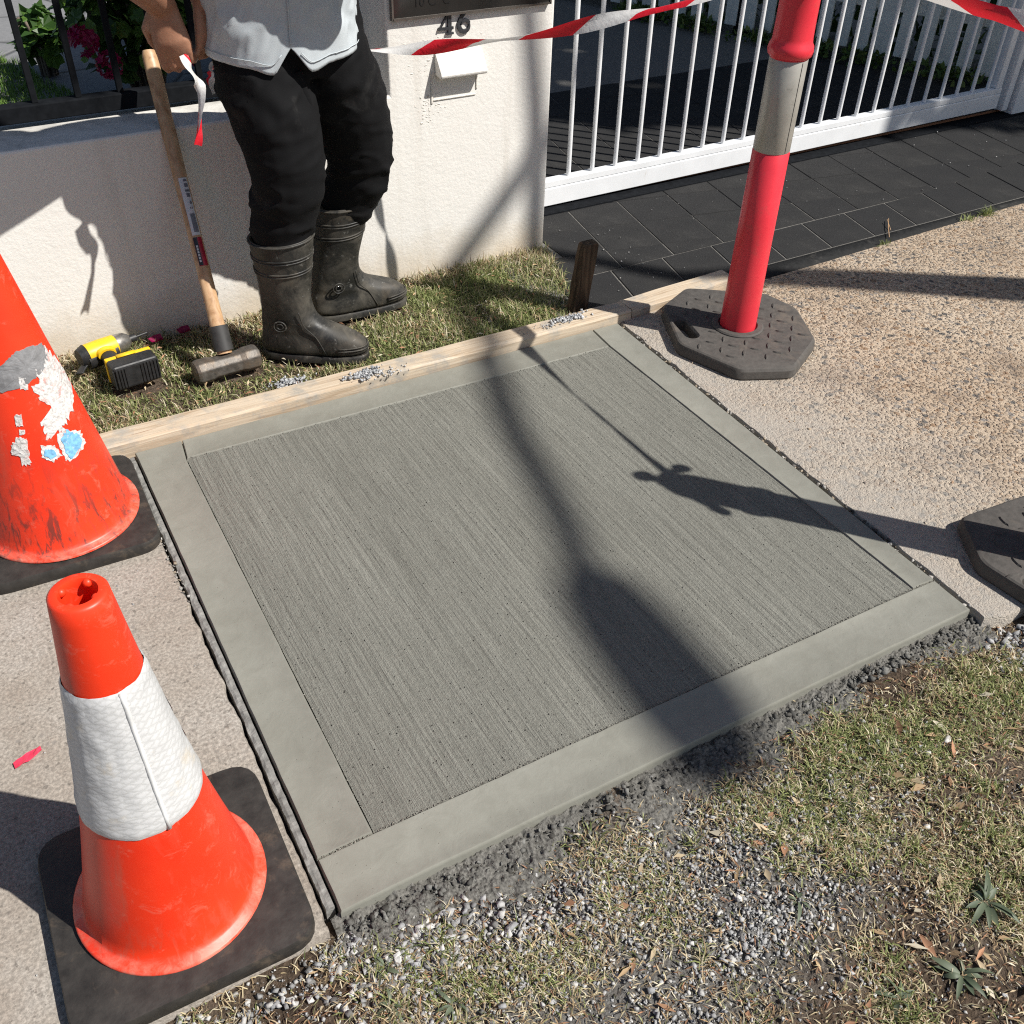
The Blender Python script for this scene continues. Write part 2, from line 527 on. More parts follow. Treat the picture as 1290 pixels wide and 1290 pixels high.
    M['picket'] = plain('picket_paint', (0.78, 0.785, 0.72), 0.7, var=0.12, nscale=15, dirt=(0.33, 0.34, 0.29), dirt_lo=0.56, dirt_scale=12)
    M['black'] = plain('black_metal', (0.011, 0.012, 0.014), 0.8, var=0.3, nscale=40, spec=0.03)
    M['digit'] = plain('digit_metal', (0.035, 0.037, 0.042), 0.4, var=0.3, nscale=90)
    M['plate'] = plain('dark_glossy_plate', (0.02, 0.019, 0.018), 0.13, var=0.3, nscale=8, spec=0.6)
    M['plateframe'] = plain('plate_edge', (0.16, 0.145, 0.13), 0.3, metal=0.6)
    M['plate_text'] = plain('worn_plate_lettering', (0.004, 0.004, 0.004), 0.5)
    M['rust'] = plain('rust', (0.22, 0.09, 0.04), 0.85, var=0.4, nscale=200)
    # timber
    k = NT('raw_pine'); c = k.coord((3, 60, 60))
    wv = k.noise(c, 1.0, 5, 0.6, 1.2); c0 = k.coord(); n2 = k.noise(c0, 14, 6, 0.7)
    col = k.ramp(wv.outputs[0], [(0.3, (0.36, 0.265, 0.175)), (0.5, (0.52, 0.425, 0.315)), (0.7, (0.60, 0.51, 0.395))])
    col = k.mix(k.fr(n2.outputs[0], 0.50, 0.66, 0, 0.85), col, (0.33, 0.31, 0.275))
    kn = k.noise(k.coord((9, 40, 40)), 1, 3, 0.5, 0.6)
    col = k.mix(k.fr(kn.outputs[0], 0.70, 0.78, 0, 0.8), col, (0.22, 0.10, 0.05))
    M['pine'] = k.out(col, 0.72, k.bump(wv.outputs[0], 0.35, 0.004), spec=0.25)
    k = NT('weathered_stake'); c = k.coord((70, 70, 4)); wv = k.noise(c, 1.0, 5, 0.65, 0.8)
    col = k.ramp(wv.outputs[0], [(0.3, (0.022, 0.016, 0.011)), (0.5, (0.065, 0.044, 0.028)), (0.68, (0.14, 0.095, 0.06))])
    M['stake'] = k.out(col, 0.85, k.bump(wv.outputs[0], 0.6, 0.006), spec=0.2)
    k = NT('hickory_handle'); c = k.coord((55, 55, 3)); wv = k.noise(c, 1.0, 4, 0.55, 1.0)
    col = k.ramp(wv.outputs[0], [(0.3, (0.33, 0.185, 0.09)), (0.5, (0.47, 0.29, 0.155)), (0.7, (0.55, 0.37, 0.215))])
    M['handle'] = k.out(col, 0.45, k.bump(wv.outputs[0], 0.12, 0.002))
    M['hammer'] = plain('forged_steel', (0.13, 0.118, 0.105), 0.55, metal=0.55, var=0.3, nscale=60, bump=0.5, dirt=(0.20, 0.155, 0.115), dirt_lo=0.46, dirt_scale=18)
    M['rubber'] = plain('black_rubber', (0.028, 0.027, 0.026), 0.6, var=0.3, nscale=60, dirt=(0.15, 0.13, 0.11), dirt_lo=0.6, dirt_scale=26)
    M['padrub'] = plain('dusty_rubber', (0.027, 0.024, 0.021), 0.62, var=0.35, nscale=40, bump=0.4, dirt=(0.10, 0.075, 0.052), dirt_lo=0.57, dirt_scale=14)
    M['baserub'] = plain('recycled_rubber', (0.074, 0.067, 0.060), 0.78, var=0.22, nscale=55, bump=0.4, dirt=(0.145, 0.12, 0.095), dirt_lo=0.55, dirt_scale=9)
    # cone plastics
    def cone(name, scuff):
        k = NT(name); c = k.coord(); n1 = k.noise(c, 5, 5); n2 = k.noise(c, 26, 8, 0.75, 0.6); n3 = k.noise(k.coord((60, 60, 14)), 1.0, 6, 0.7, 0.5)
        col = k.mix(k.fr(n1.outputs[0], 0.3, 0.7), (0.74, 0.030, 0.008), (0.86, 0.052, 0.014))
        col = k.mix(k.fr(n2.outputs[0], 0.56, 0.74, 0, 0.6), col, (0.70, 0.22, 0.15))
        sx = k.n('ShaderNodeSeparateXYZ'); tc = k.n('ShaderNodeTexCoord'); k.l(tc.outputs['Object'], sx.inputs[0])
        lowz = k.fr(sx.outputs[2], 0.30, 0.10) if scuff else k.fr(sx.outputs[2], 0.14, 0.05)
        sc = k.math('MULTIPLY', lowz, k.fr(n3.outputs[0], 0.50, 0.60))
        col = k.mix(k.math('MULTIPLY', sc, 0.8 if scuff else 0.45), col, (0.075, 0.032, 0.026) if scuff else (0.5, 0.10, 0.06))
        foot = k.math('MULTIPLY', k.fr(sx.outputs[2], 0.056, 0.042), k.fr(n2.outputs[0], 0.40, 0.62, 0.05, 0.6))
        col = k.mix(foot, col, (0.66, 0.27, 0.20))
        gr_ = k.noise(k.coord((22, 22, 5)), 1.0, 6, 0.7, 0.4)
        col = k.mix(k.math('MULTIPLY', k.fr(gr_.outputs[0], 0.56, 0.72), 0.45), col, (0.42, 0.10, 0.06))
        return k.out(col, 0.42, k.bump(n1.outputs[0], 0.12, 0.01), spec=0.45)
    M['cone'] = cone('orange_cone_plastic', False)
    M['cone_old'] = cone('scuffed_orange_plastic', True)
    k = NT('crinkled_reflective_sleeve'); uv = k.n('ShaderNodeUVMap')
    def diag(a):
        mp = k.n('ShaderNodeMapping'); mp.inputs['Rotation'].default_value = (0, 0, a); k.l(uv.outputs[0], mp.inputs[0])
        w = k.n('ShaderNodeTexWave', wave_type='BANDS'); w.inputs['Scale'].default_value = 9.0; w.inputs['Distortion'].default_value = 4.0; w.inputs['Detail'].default_value = 4; w.inputs['Detail Scale'].default_value = 2.2; w.inputs['Detail Roughness'].default_value = 0.65
        k.l(mp.outputs[0], w.inputs[0]); return k.math('POWER', w.outputs['Fac'], 0.35)
    d1, d2, d3 = diag(1.57 + 0.34), diag(1.57 - 0.30), diag(0.5)
    h = k.math('MULTIPLY', k.math('MINIMUM', d1, d2), k.fr(d3, 0, 1, 0.75, 1.0))
    n2 = k.noise(k.coord(), 16, 6, 0.7)
    col = k.mix(k.fr(h, 0.25, 0.8), (0.53, 0.53, 0.525), (0.62, 0.62, 0.62))
    col = k.mix(k.fr(n2.outputs[0], 0.57, 0.72, 0, 0.6), col, (0.62, 0.52, 0.37))
    M['sleeve'] = k.out(col, 0.36, k.bump(k.math('ADD', h, k.math('MULTIPLY', k.noise(k.coord(), 45, 5, 0.7).outputs[0], 0.5)), 0.07, 0.004), spec=0.6)
    M['sleeve_seam'] = plain('sleeve_seam_white', (0.70, 0.70, 0.69), 0.4)
    M['bollard'] = plain('red_bollard_plastic', (0.74, 0.036, 0.055), 0.36, var=0.10, nscale=8, dirt=(0.50, 0.06, 0.06), dirt_lo=0.56, dirt_scale=16)
    M['bolband'] = plain('silver_reflective_band', (0.40, 0.385, 0.345), 0.42, metal=0.35, var=0.08, nscale=20, dirt=(0.13, 0.11, 0.09), dirt_lo=0.60, dirt_scale=26)
    M['cone_inner'] = plain('cone_inner', (0.65, 0.03, 0.012), 0.6)
    M['stick_white'] = plain('torn_white_sticker', (0.60, 0.58, 0.56), 0.6, var=0.3, nscale=150, bump=0.7, dirt=(0.55, 0.10, 0.06), dirt_lo=0.55, dirt_scale=55)
    M['stick_grey'] = plain('grey_duct_tape', (0.22, 0.22, 0.225), 0.38, var=0.25, nscale=50, bump=0.6)
    M['stick_blue'] = plain('torn_blue_sticker', (0.18, 0.42, 0.66), 0.5, var=0.3, nscale=130, dirt=(0.62, 0.62, 0.62), dirt_lo=0.56, dirt_scale=90)
    # barrier tape, uv.x in metres along, uv.y across
    k = NT('red_white_tape'); uv = k.n('ShaderNodeUVMap'); sx = k.n('ShaderNodeSeparateXYZ'); k.l(uv.outputs[0], sx.inputs[0])
    u = k.math('ADD', sx.outputs[0], k.math('MULTIPLY', sx.outputs[1], 0.07))
    f = k.math('FRACT', k.math('DIVIDE', u, 0.30))
    band = k.math('GREATER_THAN', f, 0.5)
    nz = k.noise(k.coord(), 60, 4)
    col = k.mix(band, (0.74, 0.02, 0.035), (0.80, 0.79, 0.77))
    M['tape'] = k.out(col, 0.34, k.bump(nz.outputs[0], 0.3, 0.006), spec=0.5)
    tr = k.n('ShaderNodeBsdfTranslucent'); k.l(col, tr.inputs[0]); mx = k.n('ShaderNodeMixShader'); mx.inputs[0].default_value = 0.3
    k.l(k.b.outputs[0], mx.inputs[1]); k.l(tr.outputs[0], mx.inputs[2]); k.l(mx.outputs[0], k.t.nodes['Material Output'].inputs[0])
    M['pinktape'] = plain('faded_pink_tape', (0.78, 0.05, 0.10), 0.4, var=0.3, nscale=60)
    # person
    k = NT('skin'); c = k.coord(); n1 = k.noise(c, 14, 4); n2 = k.noise(c, 160, 3)
    col = k.mix(k.fr(n1.outputs[0], 0.3, 0.7), (0.30, 0.142, 0.085), (0.39, 0.20, 0.125))
    k.b.inputs['Subsurface Weight'].default_value = 0.08
    k.b.inputs['Subsurface Radius'].default_value = (0.012, 0.005, 0.003)
    M['skin'] = k.out(col, 0.48, k.bump(n2.outputs[0], 0.2, 0.002))
    k = NT('pale_grey_polo'); c = k.coord(); n2 = k.noise(c, 700, 2); n1 = k.noise(c, 9, 5)
    col = k.mix(k.fr(n1.outputs[0], 0.3, 0.75), (0.44, 0.48, 0.505), (0.52, 0.56, 0.58))
    M['shirt'] = k.out(col, 0.85, k.bump(n2.outputs[0], 0.25, 0.002), spec=0.2)
    k = NT('black_work_trousers'); c = k.coord(); n2 = k.noise(c, 600, 2); n1 = k.noise(c, 8, 7, 0.7, 0.4)
    col = k.mix(k.fr(n1.outputs[0], 0.56, 0.78), (0.007, 0.0071, 0.0078), (0.030, 0.029, 0.028))
    M['trouser'] = k.out(col, 0.85, k.bump(n2.outputs[0], 0.3, 0.002), spec=0.15)
    k = NT('muddy_gumboot'); c = k.coord(); n1 = k.noise(c, 10, 8, 0.72, 0.5); n2 = k.noise(c, 55, 7, 0.75)
    col = k.mix(k.fr(n1.outputs[0], 0.42, 0.68), (0.013, 0.013, 0.012), (0.085, 0.076, 0.06))
    col = k.mix(k.fr(k.noise(c, 7, 5, 0.65).outputs[0], 0.56, 0.70, 0, 0.55), col, (0.115, 0.088, 0.058))
    col = k.mix(k.fr(n2.outputs[0], 0.60, 0.70, 0, 0.75), col, (0.24, 0.235, 0.215))
    M['boot'] = k.out(col, k.fr(n1.outputs[0], 0.4, 0.7, 0.48, 0.85), k.bump(n1.outputs[0], 0.25, 0.006), spec=0.5)
    M['hair'] = plain('dark_hair', (0.02, 0.014, 0.01), 0.6)
    M['eye'] = plain('eye', (0.5, 0.48, 0.45), 0.2)
    M['zip'] = plain('zip_metal', (0.5, 0.5, 0.5), 0.3, metal=0.9)
    # drill
    M['yellow'] = plain('yellow_tool_plastic', (0.80, 0.50, 0.015), 0.42, var=0.08, nscale=40, dirt=(0.35, 0.24, 0.06), dirt_lo=0.64, dirt_scale=40)
    M['toolblack'] = plain('black_tool_plastic', (0.018, 0.018, 0.019), 0.5, var=0.3, nscale=60, dirt=(0.10, 0.09, 0.075), dirt_lo=0.6, dirt_scale=40)
    M['steel'] = plain('tool_steel', (0.42, 0.40, 0.37), 0.35, metal=0.85, var=0.2, nscale=60)
    M['label_white'] = plain('paper_label', (0.60, 0.60, 0.60), 0.5, var=0.08)
    M['label_grey'] = plain('label_print', (0.16, 0.16, 0.18), 0.5)
    M['label_black'] = plain('label_black', (0.015, 0.014, 0.016), 0.4)
    M['label_red'] = plain('label_red', (0.36, 0.012, 0.03), 0.4)
    # vegetation and soil
    M['grass'] = attr_mat('grass_blades', 0.6, 0.3, 0.35)
    M['litter'] = attr_mat('leaf_litter', 0.75, 0.1, 0.3)
    M['stone'] = attr_mat('gravel_stone', 0.85, 0, 0.25, 0.5, 300)
    k = NT('verge_soil'); c = k.coord(); n1 = k.noise(c, 5, 7, 0.7, 0.3); n2 = k.noise(c, 130, 6, 0.75); v = k.vor(c, 130)
    col = k.ramp(n1.outputs[0], [(0.32, (0.10, 0.07, 0.05)), (0.5, (0.155, 0.112, 0.08)), (0.68, (0.22, 0.175, 0.135))])
    col = k.mix(k.fr(n2.outputs[0], 0.4, 0.65), k.mix(0.6, col, (0.035, 0.027, 0.02)), col)
    h = k.math('ADD', n2.outputs[0], k.math('MULTIPLY', v.outputs['Distance'], 0.5))
    gx = k.n('ShaderNodeSeparateXYZ'); tc = k.n('ShaderNodeTexCoord'); k.l(tc.outputs['Object'], gx.inputs[0])
    dx = k.math('MULTIPLY', k.math('SUBTRACT', gx.outputs[0], 0.62), 1.7); dy = k.math('MULTIPLY', k.math('SUBTRACT', gx.outputs[1], 0.56), 4.2)
    rr = k.math('ADD', k.math('POWER', k.math('ABSOLUTE', dx), 2), k.math('POWER', k.math('ABSOLUTE', dy), 2))
    dust = k.math('MULTIPLY', k.fr(k.math('ADD', rr, k.math('MULTIPLY', n1.outputs[0], -0.9)), 0.55, -0.1), k.fr(n2.outputs[0], 0.35, 0.6, 0.3, 1.0))
    col = k.mix(dust, col, (0.215, 0.21, 0.197))
    M['soil'] = k.out(col, 0.95, k.bump(h, 0.9, 0.012), spec=0.15)
    M['dampsoil'] = plain('damp_soil', (0.135, 0.13, 0.118), 0.9, var=0.5, nscale=170, bump=0.9, spec=0.2, dirt=(0.05, 0.047, 0.04), dirt_lo=0.54, dirt_scale=70)
    M['clod'] = attr_mat('wet_cement_clods', 0.8, 0, 0.3, 0.6, 200)
    def leafm(name, a, b, tr=0.25, rough=0.45):
        k = NT(name); oi = k.n('ShaderNodeObjectInfo'); nz = k.noise(k.coord(), 30, 4)
        f = k.math('ADD', k.math('MULTIPLY', oi.outputs['Random'], 0.7), k.math('MULTIPLY', nz.outputs[0], 0.3))
        col = k.mix(f, a, b)
        k.out(col, rough, None, 0, 0.4)
        t = k.n('ShaderNodeBsdfTranslucent'); k.l(col, t.inputs[0]); mx = k.n('ShaderNodeMixShader'); mx.inputs[0].default_value = tr
        k.l(k.b.outputs[0], mx.inputs[1]); k.l(t.outputs[0], mx.inputs[2]); k.l(mx.outputs[0], k.t.nodes['Material Output'].inputs[0])
        return k.m
    M['leaf'] = leafm('geranium_leaf', (0.018, 0.06, 0.012), (0.12, 0.22, 0.03))
    M['petal'] = leafm('magenta_petal', (0.20, 0.003, 0.045), (0.33, 0.006, 0.085), 0.3)
    M['weed'] = leafm('weed_leaf', (0.065, 0.088, 0.052), (0.15, 0.18, 0.115), 0.15, 0.55)
    M['treeleaf'] = leafm('tree_leaf', (0.04, 0.09, 0.02), (0.09, 0.15, 0.03), 0.12)
    M['bark'] = plain('bark', (0.14, 0.11, 0.085), 0.9, var=0.35, nscale=40, bump=0.8)
    M['lampgrey'] = plain('galvanised_steel', (0.36, 0.37, 0.38), 0.45, metal=0.6, var=0.1)
    M['lampglass'] = plain('lamp_lens', (0.5, 0.5, 0.48), 0.3)
    k = NT('stamped_path'); c = k.coord(); v = k.vor(c, 3.0, 'DISTANCE_TO_EDGE'); n2 = k.noise(c, 50, 6, 0.7)
    col = k.mix(k.fr(v.outputs['Distance'], 0.01, 0.035), (0.10, 0.10, 0.10), k.mix(n2.outputs[0], (0.13, 0.13, 0.135), (0.25, 0.25, 0.25)))
    M['path'] = k.out(col, 0.8, k.bump(k.math('ADD', k.fr(v.outputs['Distance'], 0.0, 0.04), k.math('MULTIPLY', n2.outputs[0], 0.3)), 0.6, 0.01))
    M['filler'] = plain('grey_joint_foam', (0.22, 0.215, 0.20), 0.9, var=0.4, nscale=60, bump=0.8, dirt=(0.09, 0.085, 0.08), dirt_lo=0.55, dirt_scale=30)
    M['gap'] = plain('dark_joint_dirt', (0.03, 0.027, 0.024), 0.95, var=0.4, nscale=200, bump=0.5)
mats()

# ------------------------------------------------------------------ ground, slab, paths
def sheet(name, x0, x1, y0, y1, z, mat, nx=1, ny=1, amp=0.0, fr=4.0, kind='structure', skip=None, zfun=None):
    xs = np.linspace(x0, x1, nx + 1); ys = np.linspace(y0, y1, ny + 1)
    vs = []
    for yy in ys:
        for xx in xs:
            zz = z + (amp * noise.fractal(V((xx * fr, yy * fr, 0.3)), 0.8, 2.1, 5) if amp else 0.0)
            if zfun: zz += zfun(xx, yy)
            vs.append((xx, yy, zz))
    W = nx + 1
    fs = [(j * W + i, j * W + i + 1, (j + 1) * W + i + 1, (j + 1) * W + i) for j in range(ny) for i in range(nx)]
    o = py_obj(name, vs, fs, mat, None, True)
    return tag(o, kind=kind)

sheet('ground', -60, 60, -60, 60, -0.12, M['soil'])

# front verge of earth: undulating
def verge_z(x, y):
    rise = 0.02 * min(1, max(0, (0.80 - y) / 0.25))
    return -0.030 + 0.5 * rise
tag(sheet('verge', -1.6, 3.2, -1.0, 0.83, 0.0, M['soil'], 150, 62, 0.014, 6.0, zfun=verge_z),
    'brown earth verge with patchy grass in front of the new slab', 'verge')
# earth strip between slab and wall
tag(sheet('wall_strip', -1.6, 1.86, 2.22, 2.80, -0.012, M['soil'], 90, 20, 0.010, 8.0),
    'narrow earth strip between the timber board and the white wall', 'verge')

# the fresh slab: corners A back-left, B back-right, C front-right, D front-left
A, B, C, D = (0.228, 2.205), (1.700, 2.195), (1.655, 0.797), (0.207, 0.818)
iA, iB, iC, iD = (0.335, 2.122), (1.597, 2.088), (1.594, 0.903), (0.311, 0.923)
slab = thing('fresh_concrete_slab', 'freshly poured grey concrete slab with broomed centre and smooth trowelled border', 'concrete slab')
slab['kind'] = 'structure'
def lerp2(a, b, t): return (a[0] + (b[0] - a[0]) * t, a[1] + (b[1] - a[1]) * t)
def strip_obj(poly, wob=0.0012):
    """edging strip: dense slab piece with softly rounded top edges"""
    bm = bmesh.new()
    P = []
    n = len(poly)
    for i in range(n):
        p, q = poly[i], poly[(i + 1) % n]
        m = max(1, int(math.dist(p, q) / 0.03))
        for j in range(m):
            x, y = lerp2(p, q, j / m)
            P.append((x + wob * noise.noise(V((x * 30, y * 30, 1))), y + wob * noise.noise(V((x * 30, y * 30, 7)))))
    c = (sum(p[0] for p in P) / len(P), sum(p[1] for p in P) / len(P))
    def ins(d):
        # inset along local normals
        out = []
        for i in range(len(P)):
            a, b = V(P[i - 1]), V(P[(i + 1) % len(P)])
            t = (b - a).normalized()
            out.append((P[i][0] - t.y * d, P[i][1] + t.x * d))
        return out
    loops = [[(x, y, -0.10) for x, y in P], [(x, y, -0.0062) for x, y in P], [(x, y, -0.0016) for x, y in ins(0.0010)], [(x, y, 0.0008) for x, y in ins(0.0026)], [(x, y, 0.0009) for x, y in ins(0.0042)], [(x, y, 0.0) for x, y in ins(0.0075)]]
    rings(bm, loops, True, True, True)
    return bm_obj('edging_strip', bm, M['trowel'], slab, True, sharp=50)
g = 0.0009
strip_obj([D, C, lerp2(C, B, 0.073), (iC[0], iC[1]), iD, lerp2(D, A, 0.075)])                        # front
L0 = lerp2(D, A, 0.0758); R0 = lerp2(C, B, 0.0738)
strip_obj([(L0[0], L0[1] + g), (iD[0] - g, iD[1] + g), (iA[0] - g, iA[1]), (0.345, 2.2042), A])       # left
strip_obj([(iC[0] + g, iC[1] + g), (R0[0], R0[1] + g), B, (iB[0] + 0.01, 2.1958), (iB[0] + g, iB[1])])  # right
strip_obj([(iA[0] + g, iA[1] + g), (iB[0] - g, iB[1] + g), (iB[0] + 0.01 - 2 * g, 2.1958), (0.345 + 2 * g, 2.2042)])  # back
# broomed field with real ridges across X
nx, ny = 420, 46
vs = []; W = nx + 1
colh = [0.0016 * noise.fractal(V((i * 0.9, 3.0, 0)), 0.6, 2, 3) for i in range(W)]
for j in range(ny + 1):
    v = j / ny
    for i in range(W):
        u = i / nx
        p = lerp2(lerp2(iD, iC, u), lerp2(iA, iB, u), v)
        # shrink 1.5 mm from the border
        z = -0.0022 + 0.6 * colh[i] + 0.0009 * noise.noise(V((p[0] * 140, p[1] * 3, 2))) + 0.0006 * noise.noise(V((p[0] * 60, p[1] * 60, 5)))
        vs.append((p[0], p[1], min(z, -0.0003)))
fs = [(j * W + i, j * W + i + 1, (j + 1) * W + i + 1, (j + 1) * W + i) for j in range(ny) for i in range(nx)]
py_obj('broomed_panel', vs, fs, M['broom'], slab, True)

# old footpath left, exposed aggregate right, joint fillers
def edge_path(p, q, n, amp, seed, f=9):
    out = []
    for i in range(n + 1):
        x, y = lerp2(p, q, i / n)
        d = (q[1] - p[1], -(q[0] - p[0])); l = math.hypot(*d)
        w = amp * noise.fractal(V((x * f, y * f, seed)), 0.7, 2, 4)
        out.append((x + d[0] / l * w, y + d[1] / l * w))
    return out
def slab_from(name, poly, z0, z1, mat, label, cat):
    bm = bmesh.new()
    P = poly
    def ins(d):
        out = []
        for i in range(len(P)):
            a, b = V(P[i - 1]), V(P[(i + 1) % len(P)])
            t = (b - a).normalized()
            out.append((P[i][0] - t.y * d, P[i][1] + t.x * d))
        return out
    rings(bm, [[(x, y, z0) for x, y in P], [(x, y, z1 - 0.006) for x, y in P], [(x, y, z1 - 0.001) for x, y in ins(0.003)], [(x, y, z1) for x, y in ins(0.007)]])
    o = bm_obj(name, bm, mat, None, True, sharp=40)
    return tag(o, label, cat, kind='structure')
eL = edge_path((0.181, 0.800), (0.203, 2.265), 140, 0.0045, 3, 20)
slab_from('footpath', [(-3.5, 0.80), (-0.3, 0.80)] + eL + [(-3.5, 2.27)], -0.1, 0.0, M['old'], 'old weathered grey concrete footpath under the cones', 'footpath')
eR = edge_path((1.713, 2.215), (1.666, 0.765), 120, 0.006, 9, 16)
fE = edge_path((1.668, 0.745), (3.6, 0.70), 40, 0.012, 5, 4)
bE = [(3.78, 2.262), (3.4, 2.252), (3.1, 2.243), (2.87, 2.236), (2.6, 2.226), (2.4, 2.222), (2.2, 2.22)]
slab_from('aggregate_footpath', fE[1:] + [(7.0, 0.68), (7.0, 2.5)] + bE + eR, -0.1, 0.0, M['aggr'], 'tan exposed aggregate footpath to the right of the new slab', 'footpath')
sheet('joint_bed', 0.14, 1.80, 0.805, 2.30, -0.035, M['gap'])
# grey filler strip standing in the left joint
bm = bmesh.new()
loops = []
for i in range(261):
    t = i / 260
    y = 0.835 + 1.36 * t
    xl = lerp2((0.181, 0.80), (0.203, 2.265), (y - 0.80) / 1.465)[0]; xr = lerp2(D, A, (y - D[1]) / (A[1] - D[1]))[0]
    l = xl + 0.0062 + 0.003 * noise.fractal(V((y * 16, 0, 2)), 0.6, 2, 4); r = xr - 0.0035 - 0.0015 * abs(noise.noise(V((y * 30, 4, 2))))
    z = -0.004 + 0.002 * noise.fractal(V((y * 20, 1, 4)), 0.6, 2, 4); z2 = z + 0.003 * noise.noise(V((y * 45, 6, 1)))
    loops.append([(l, y, -0.06), (l + 0.001, y, z - 0.002), (l * 0.6 + r * 0.4, y, z2), (r - 0.001, y, min(z, -0.001)), (r, y, -0.06)])
rings(bm, loops, True, True, True)
tag(bm_obj('joint_filler', bm, M['filler'], None, False), 'ragged grey foam filler strip along the left edge of the new slab', 'joint filler', kind='structure')

# ------------------------------------------------------------------ driveway of charcoal pavers
drive = thing('driveway', 'charcoal square paver driveway in front of the white gate', 'driveway')
drive['kind'] = 'structure'
dbase = bmesh.new(); box(dbase, 1.56, 7.0, 2.3015, 8.0, -0.11, -0.0028)
bm_obj('paver_bed', dbase, M['joint'], drive)
ang = math.radians(-10.6)
au, av = (math.cos(ang), math.sin(ang)), (-math.sin(ang), math.cos(ang))
O0 = (3.323, 2.789)
def paver(poly, zt):
    if area(poly) < 0.0012: return
    c = (sum(p[0] for p in poly) / len(poly), sum(p[1] for p in poly) / len(poly))
    sh = []
    for p in poly:
        l = math.dist(p, c)
        sh.append((p[0] + (c[0] - p[0]) / l * 0.0025 - c[0], p[1] + (c[1] - p[1]) / l * 0.0025 - c[1]))
    if (poly[1][0] - poly[0][0]) * (poly[2][1] - poly[0][1]) - (poly[1][1] - poly[0][1]) * (poly[2][0] - poly[0][0]) < 0: sh.reverse()
    bm = bmesh.new()
    prism(bm, sh, -0.05, zt, 0.002)
    o = bm_obj('paver', bm, M['paver'], drive, loc=(c[0], c[1], 0))
    o.rotation_euler = (rnd.uniform(-0.0015, 0.0015), rnd.uniform(-0.0015, 0.0015), 0)
for i in range(-13, 9):
    for j in range(-4, 9):
        a = (O0[0] + au[0] * 0.218 * i + av[0] * 0.199 * j, O0[1] + au[1] * 0.218 * i + av[1] * 0.199 * j)
        q = [a, (a[0] + au[0] * 0.218, a[1] + au[1] * 0.218), None, (a[0] + av[0] * 0.199, a[1] + av[1] * 0.199)]
        q[2] = (q[1][0] + q[3][0] - a[0], q[1][1] + q[3][1] - a[1])
        yb = [(1.0, 2.512), (3.40, 2.512), (3.75, 2.545), (4.2, 2.60), (6.0, 2.9)]
        p = q
        p = clip_poly(p, (1.0, 2.512), (3.40, 2.512))
        if p: p = clip_poly(p, (3.40, 2.512), (4.2, 2.585))
        if p: p = clip_poly(p, (1.66, 2.2), (1.70, 2.77)) if False else clip_poly(p, (1.785, 2.8), (1.60, 2.2))[:] and [v for v in p]
        # left limit of the driveway: pillar and earth strip
        if p: p = clip_poly(p, (1.795, 2.77), (1.60, 2.30)) if False else p
        if p:
            lim = 1.80 if (sum(v[1] for v in p) / len(p)) > 2.74 else 1.625
            p = clip_poly(p, (lim, 9.0), (lim, 0.0))
        if p: p = clip_poly(p, (7.0, 4.25), (0.0, 4.25)) if True else p
        if p and area(p) > 0.001:
            cx = sum(v[0] for v in p) / len(p); cy = sum(v[1] for v in p) / len(p)
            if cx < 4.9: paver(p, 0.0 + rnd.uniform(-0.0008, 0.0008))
# soldier course along the footpath
x = 1.63
while x < 4.6:
    o_ = 0.045
    up = 0.0 if x < 3.3 else (x - 3.3) * 0.09
    up2 = 0.0 if x + 0.214 < 3.3 else (x + 0.214 - 3.3) * 0.09
    paver([(x - 0.0, 2.302), (x + 0.214, 2.302), (x + 0.214 + o_, 2.509 + up2), (x + o_, 2.509 + up)], rnd.uniform(-0.0006, 0.0006))
    x += 0.2165
# concrete edge restraint, dark
bm = bmesh.new()
rings(bm, [[(x, 2.222 + 0.004 * noise.noise(V((x * 9, 0, 0))) + max(0, x - 2.6) * 0.028, -0.05), (x, 2.236 + max(0, x - 2.6) * 0.028, -0.008 + 0.003 * noise.noise(V((x * 20, 3, 0)))), (x, 2.30, -0.003), (x, 2.30, -0.05)] for x in np.linspace(2.0, 4.8, 60)], True, True, True)
bm_obj('edge_restraint', bm, M['edging'], drive, True)
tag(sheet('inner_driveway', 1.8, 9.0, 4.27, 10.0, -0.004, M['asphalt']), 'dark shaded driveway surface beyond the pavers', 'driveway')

# ------------------------------------------------------------------ front wall, pillar
wall = thing('front_wall', 'low white rendered garden wall behind the worker', 'wall', (-0.2, 2.765, 0))
def wl(x, y, z): return (x + 0.2, y - 2.765, z)
bm = bmesh.new(); box(bm, -2.6, 1.15, 0.0, 0.30, -0.15, 0.585)
bm_obj('wall_body', bm, M['wall'], wall, bevel=0.008, seg=3)
pil = thing('gate_pillar', 'white rendered pillar with letterbox slot and the number 46', 'pillar', (1.5, 2.765, 0))
bm = bmesh.new()
pf = [(0.9505, -0.15), (1.777, -0.15), (1.777, 1.45), (1.2195, 1.45), (1.2195, 0.585), (0.9505, 0.585)]
rings(bm, [[(x - 1.5, yy, z) for x, z in pf] for yy in (0.0, 0.34)], True, True, True)
bm_obj('pillar_body', bm, M['wall'], pil, bevel=0.007, seg=3)
bm = bmesh.new(); box(bm, 1.19 - 1.5, 1.807 - 1.5, -0.03, 0.37, 1.4505, 1.50)
bm_obj('pillar_cap', bm, M['wall'], pil, bevel=0.008)
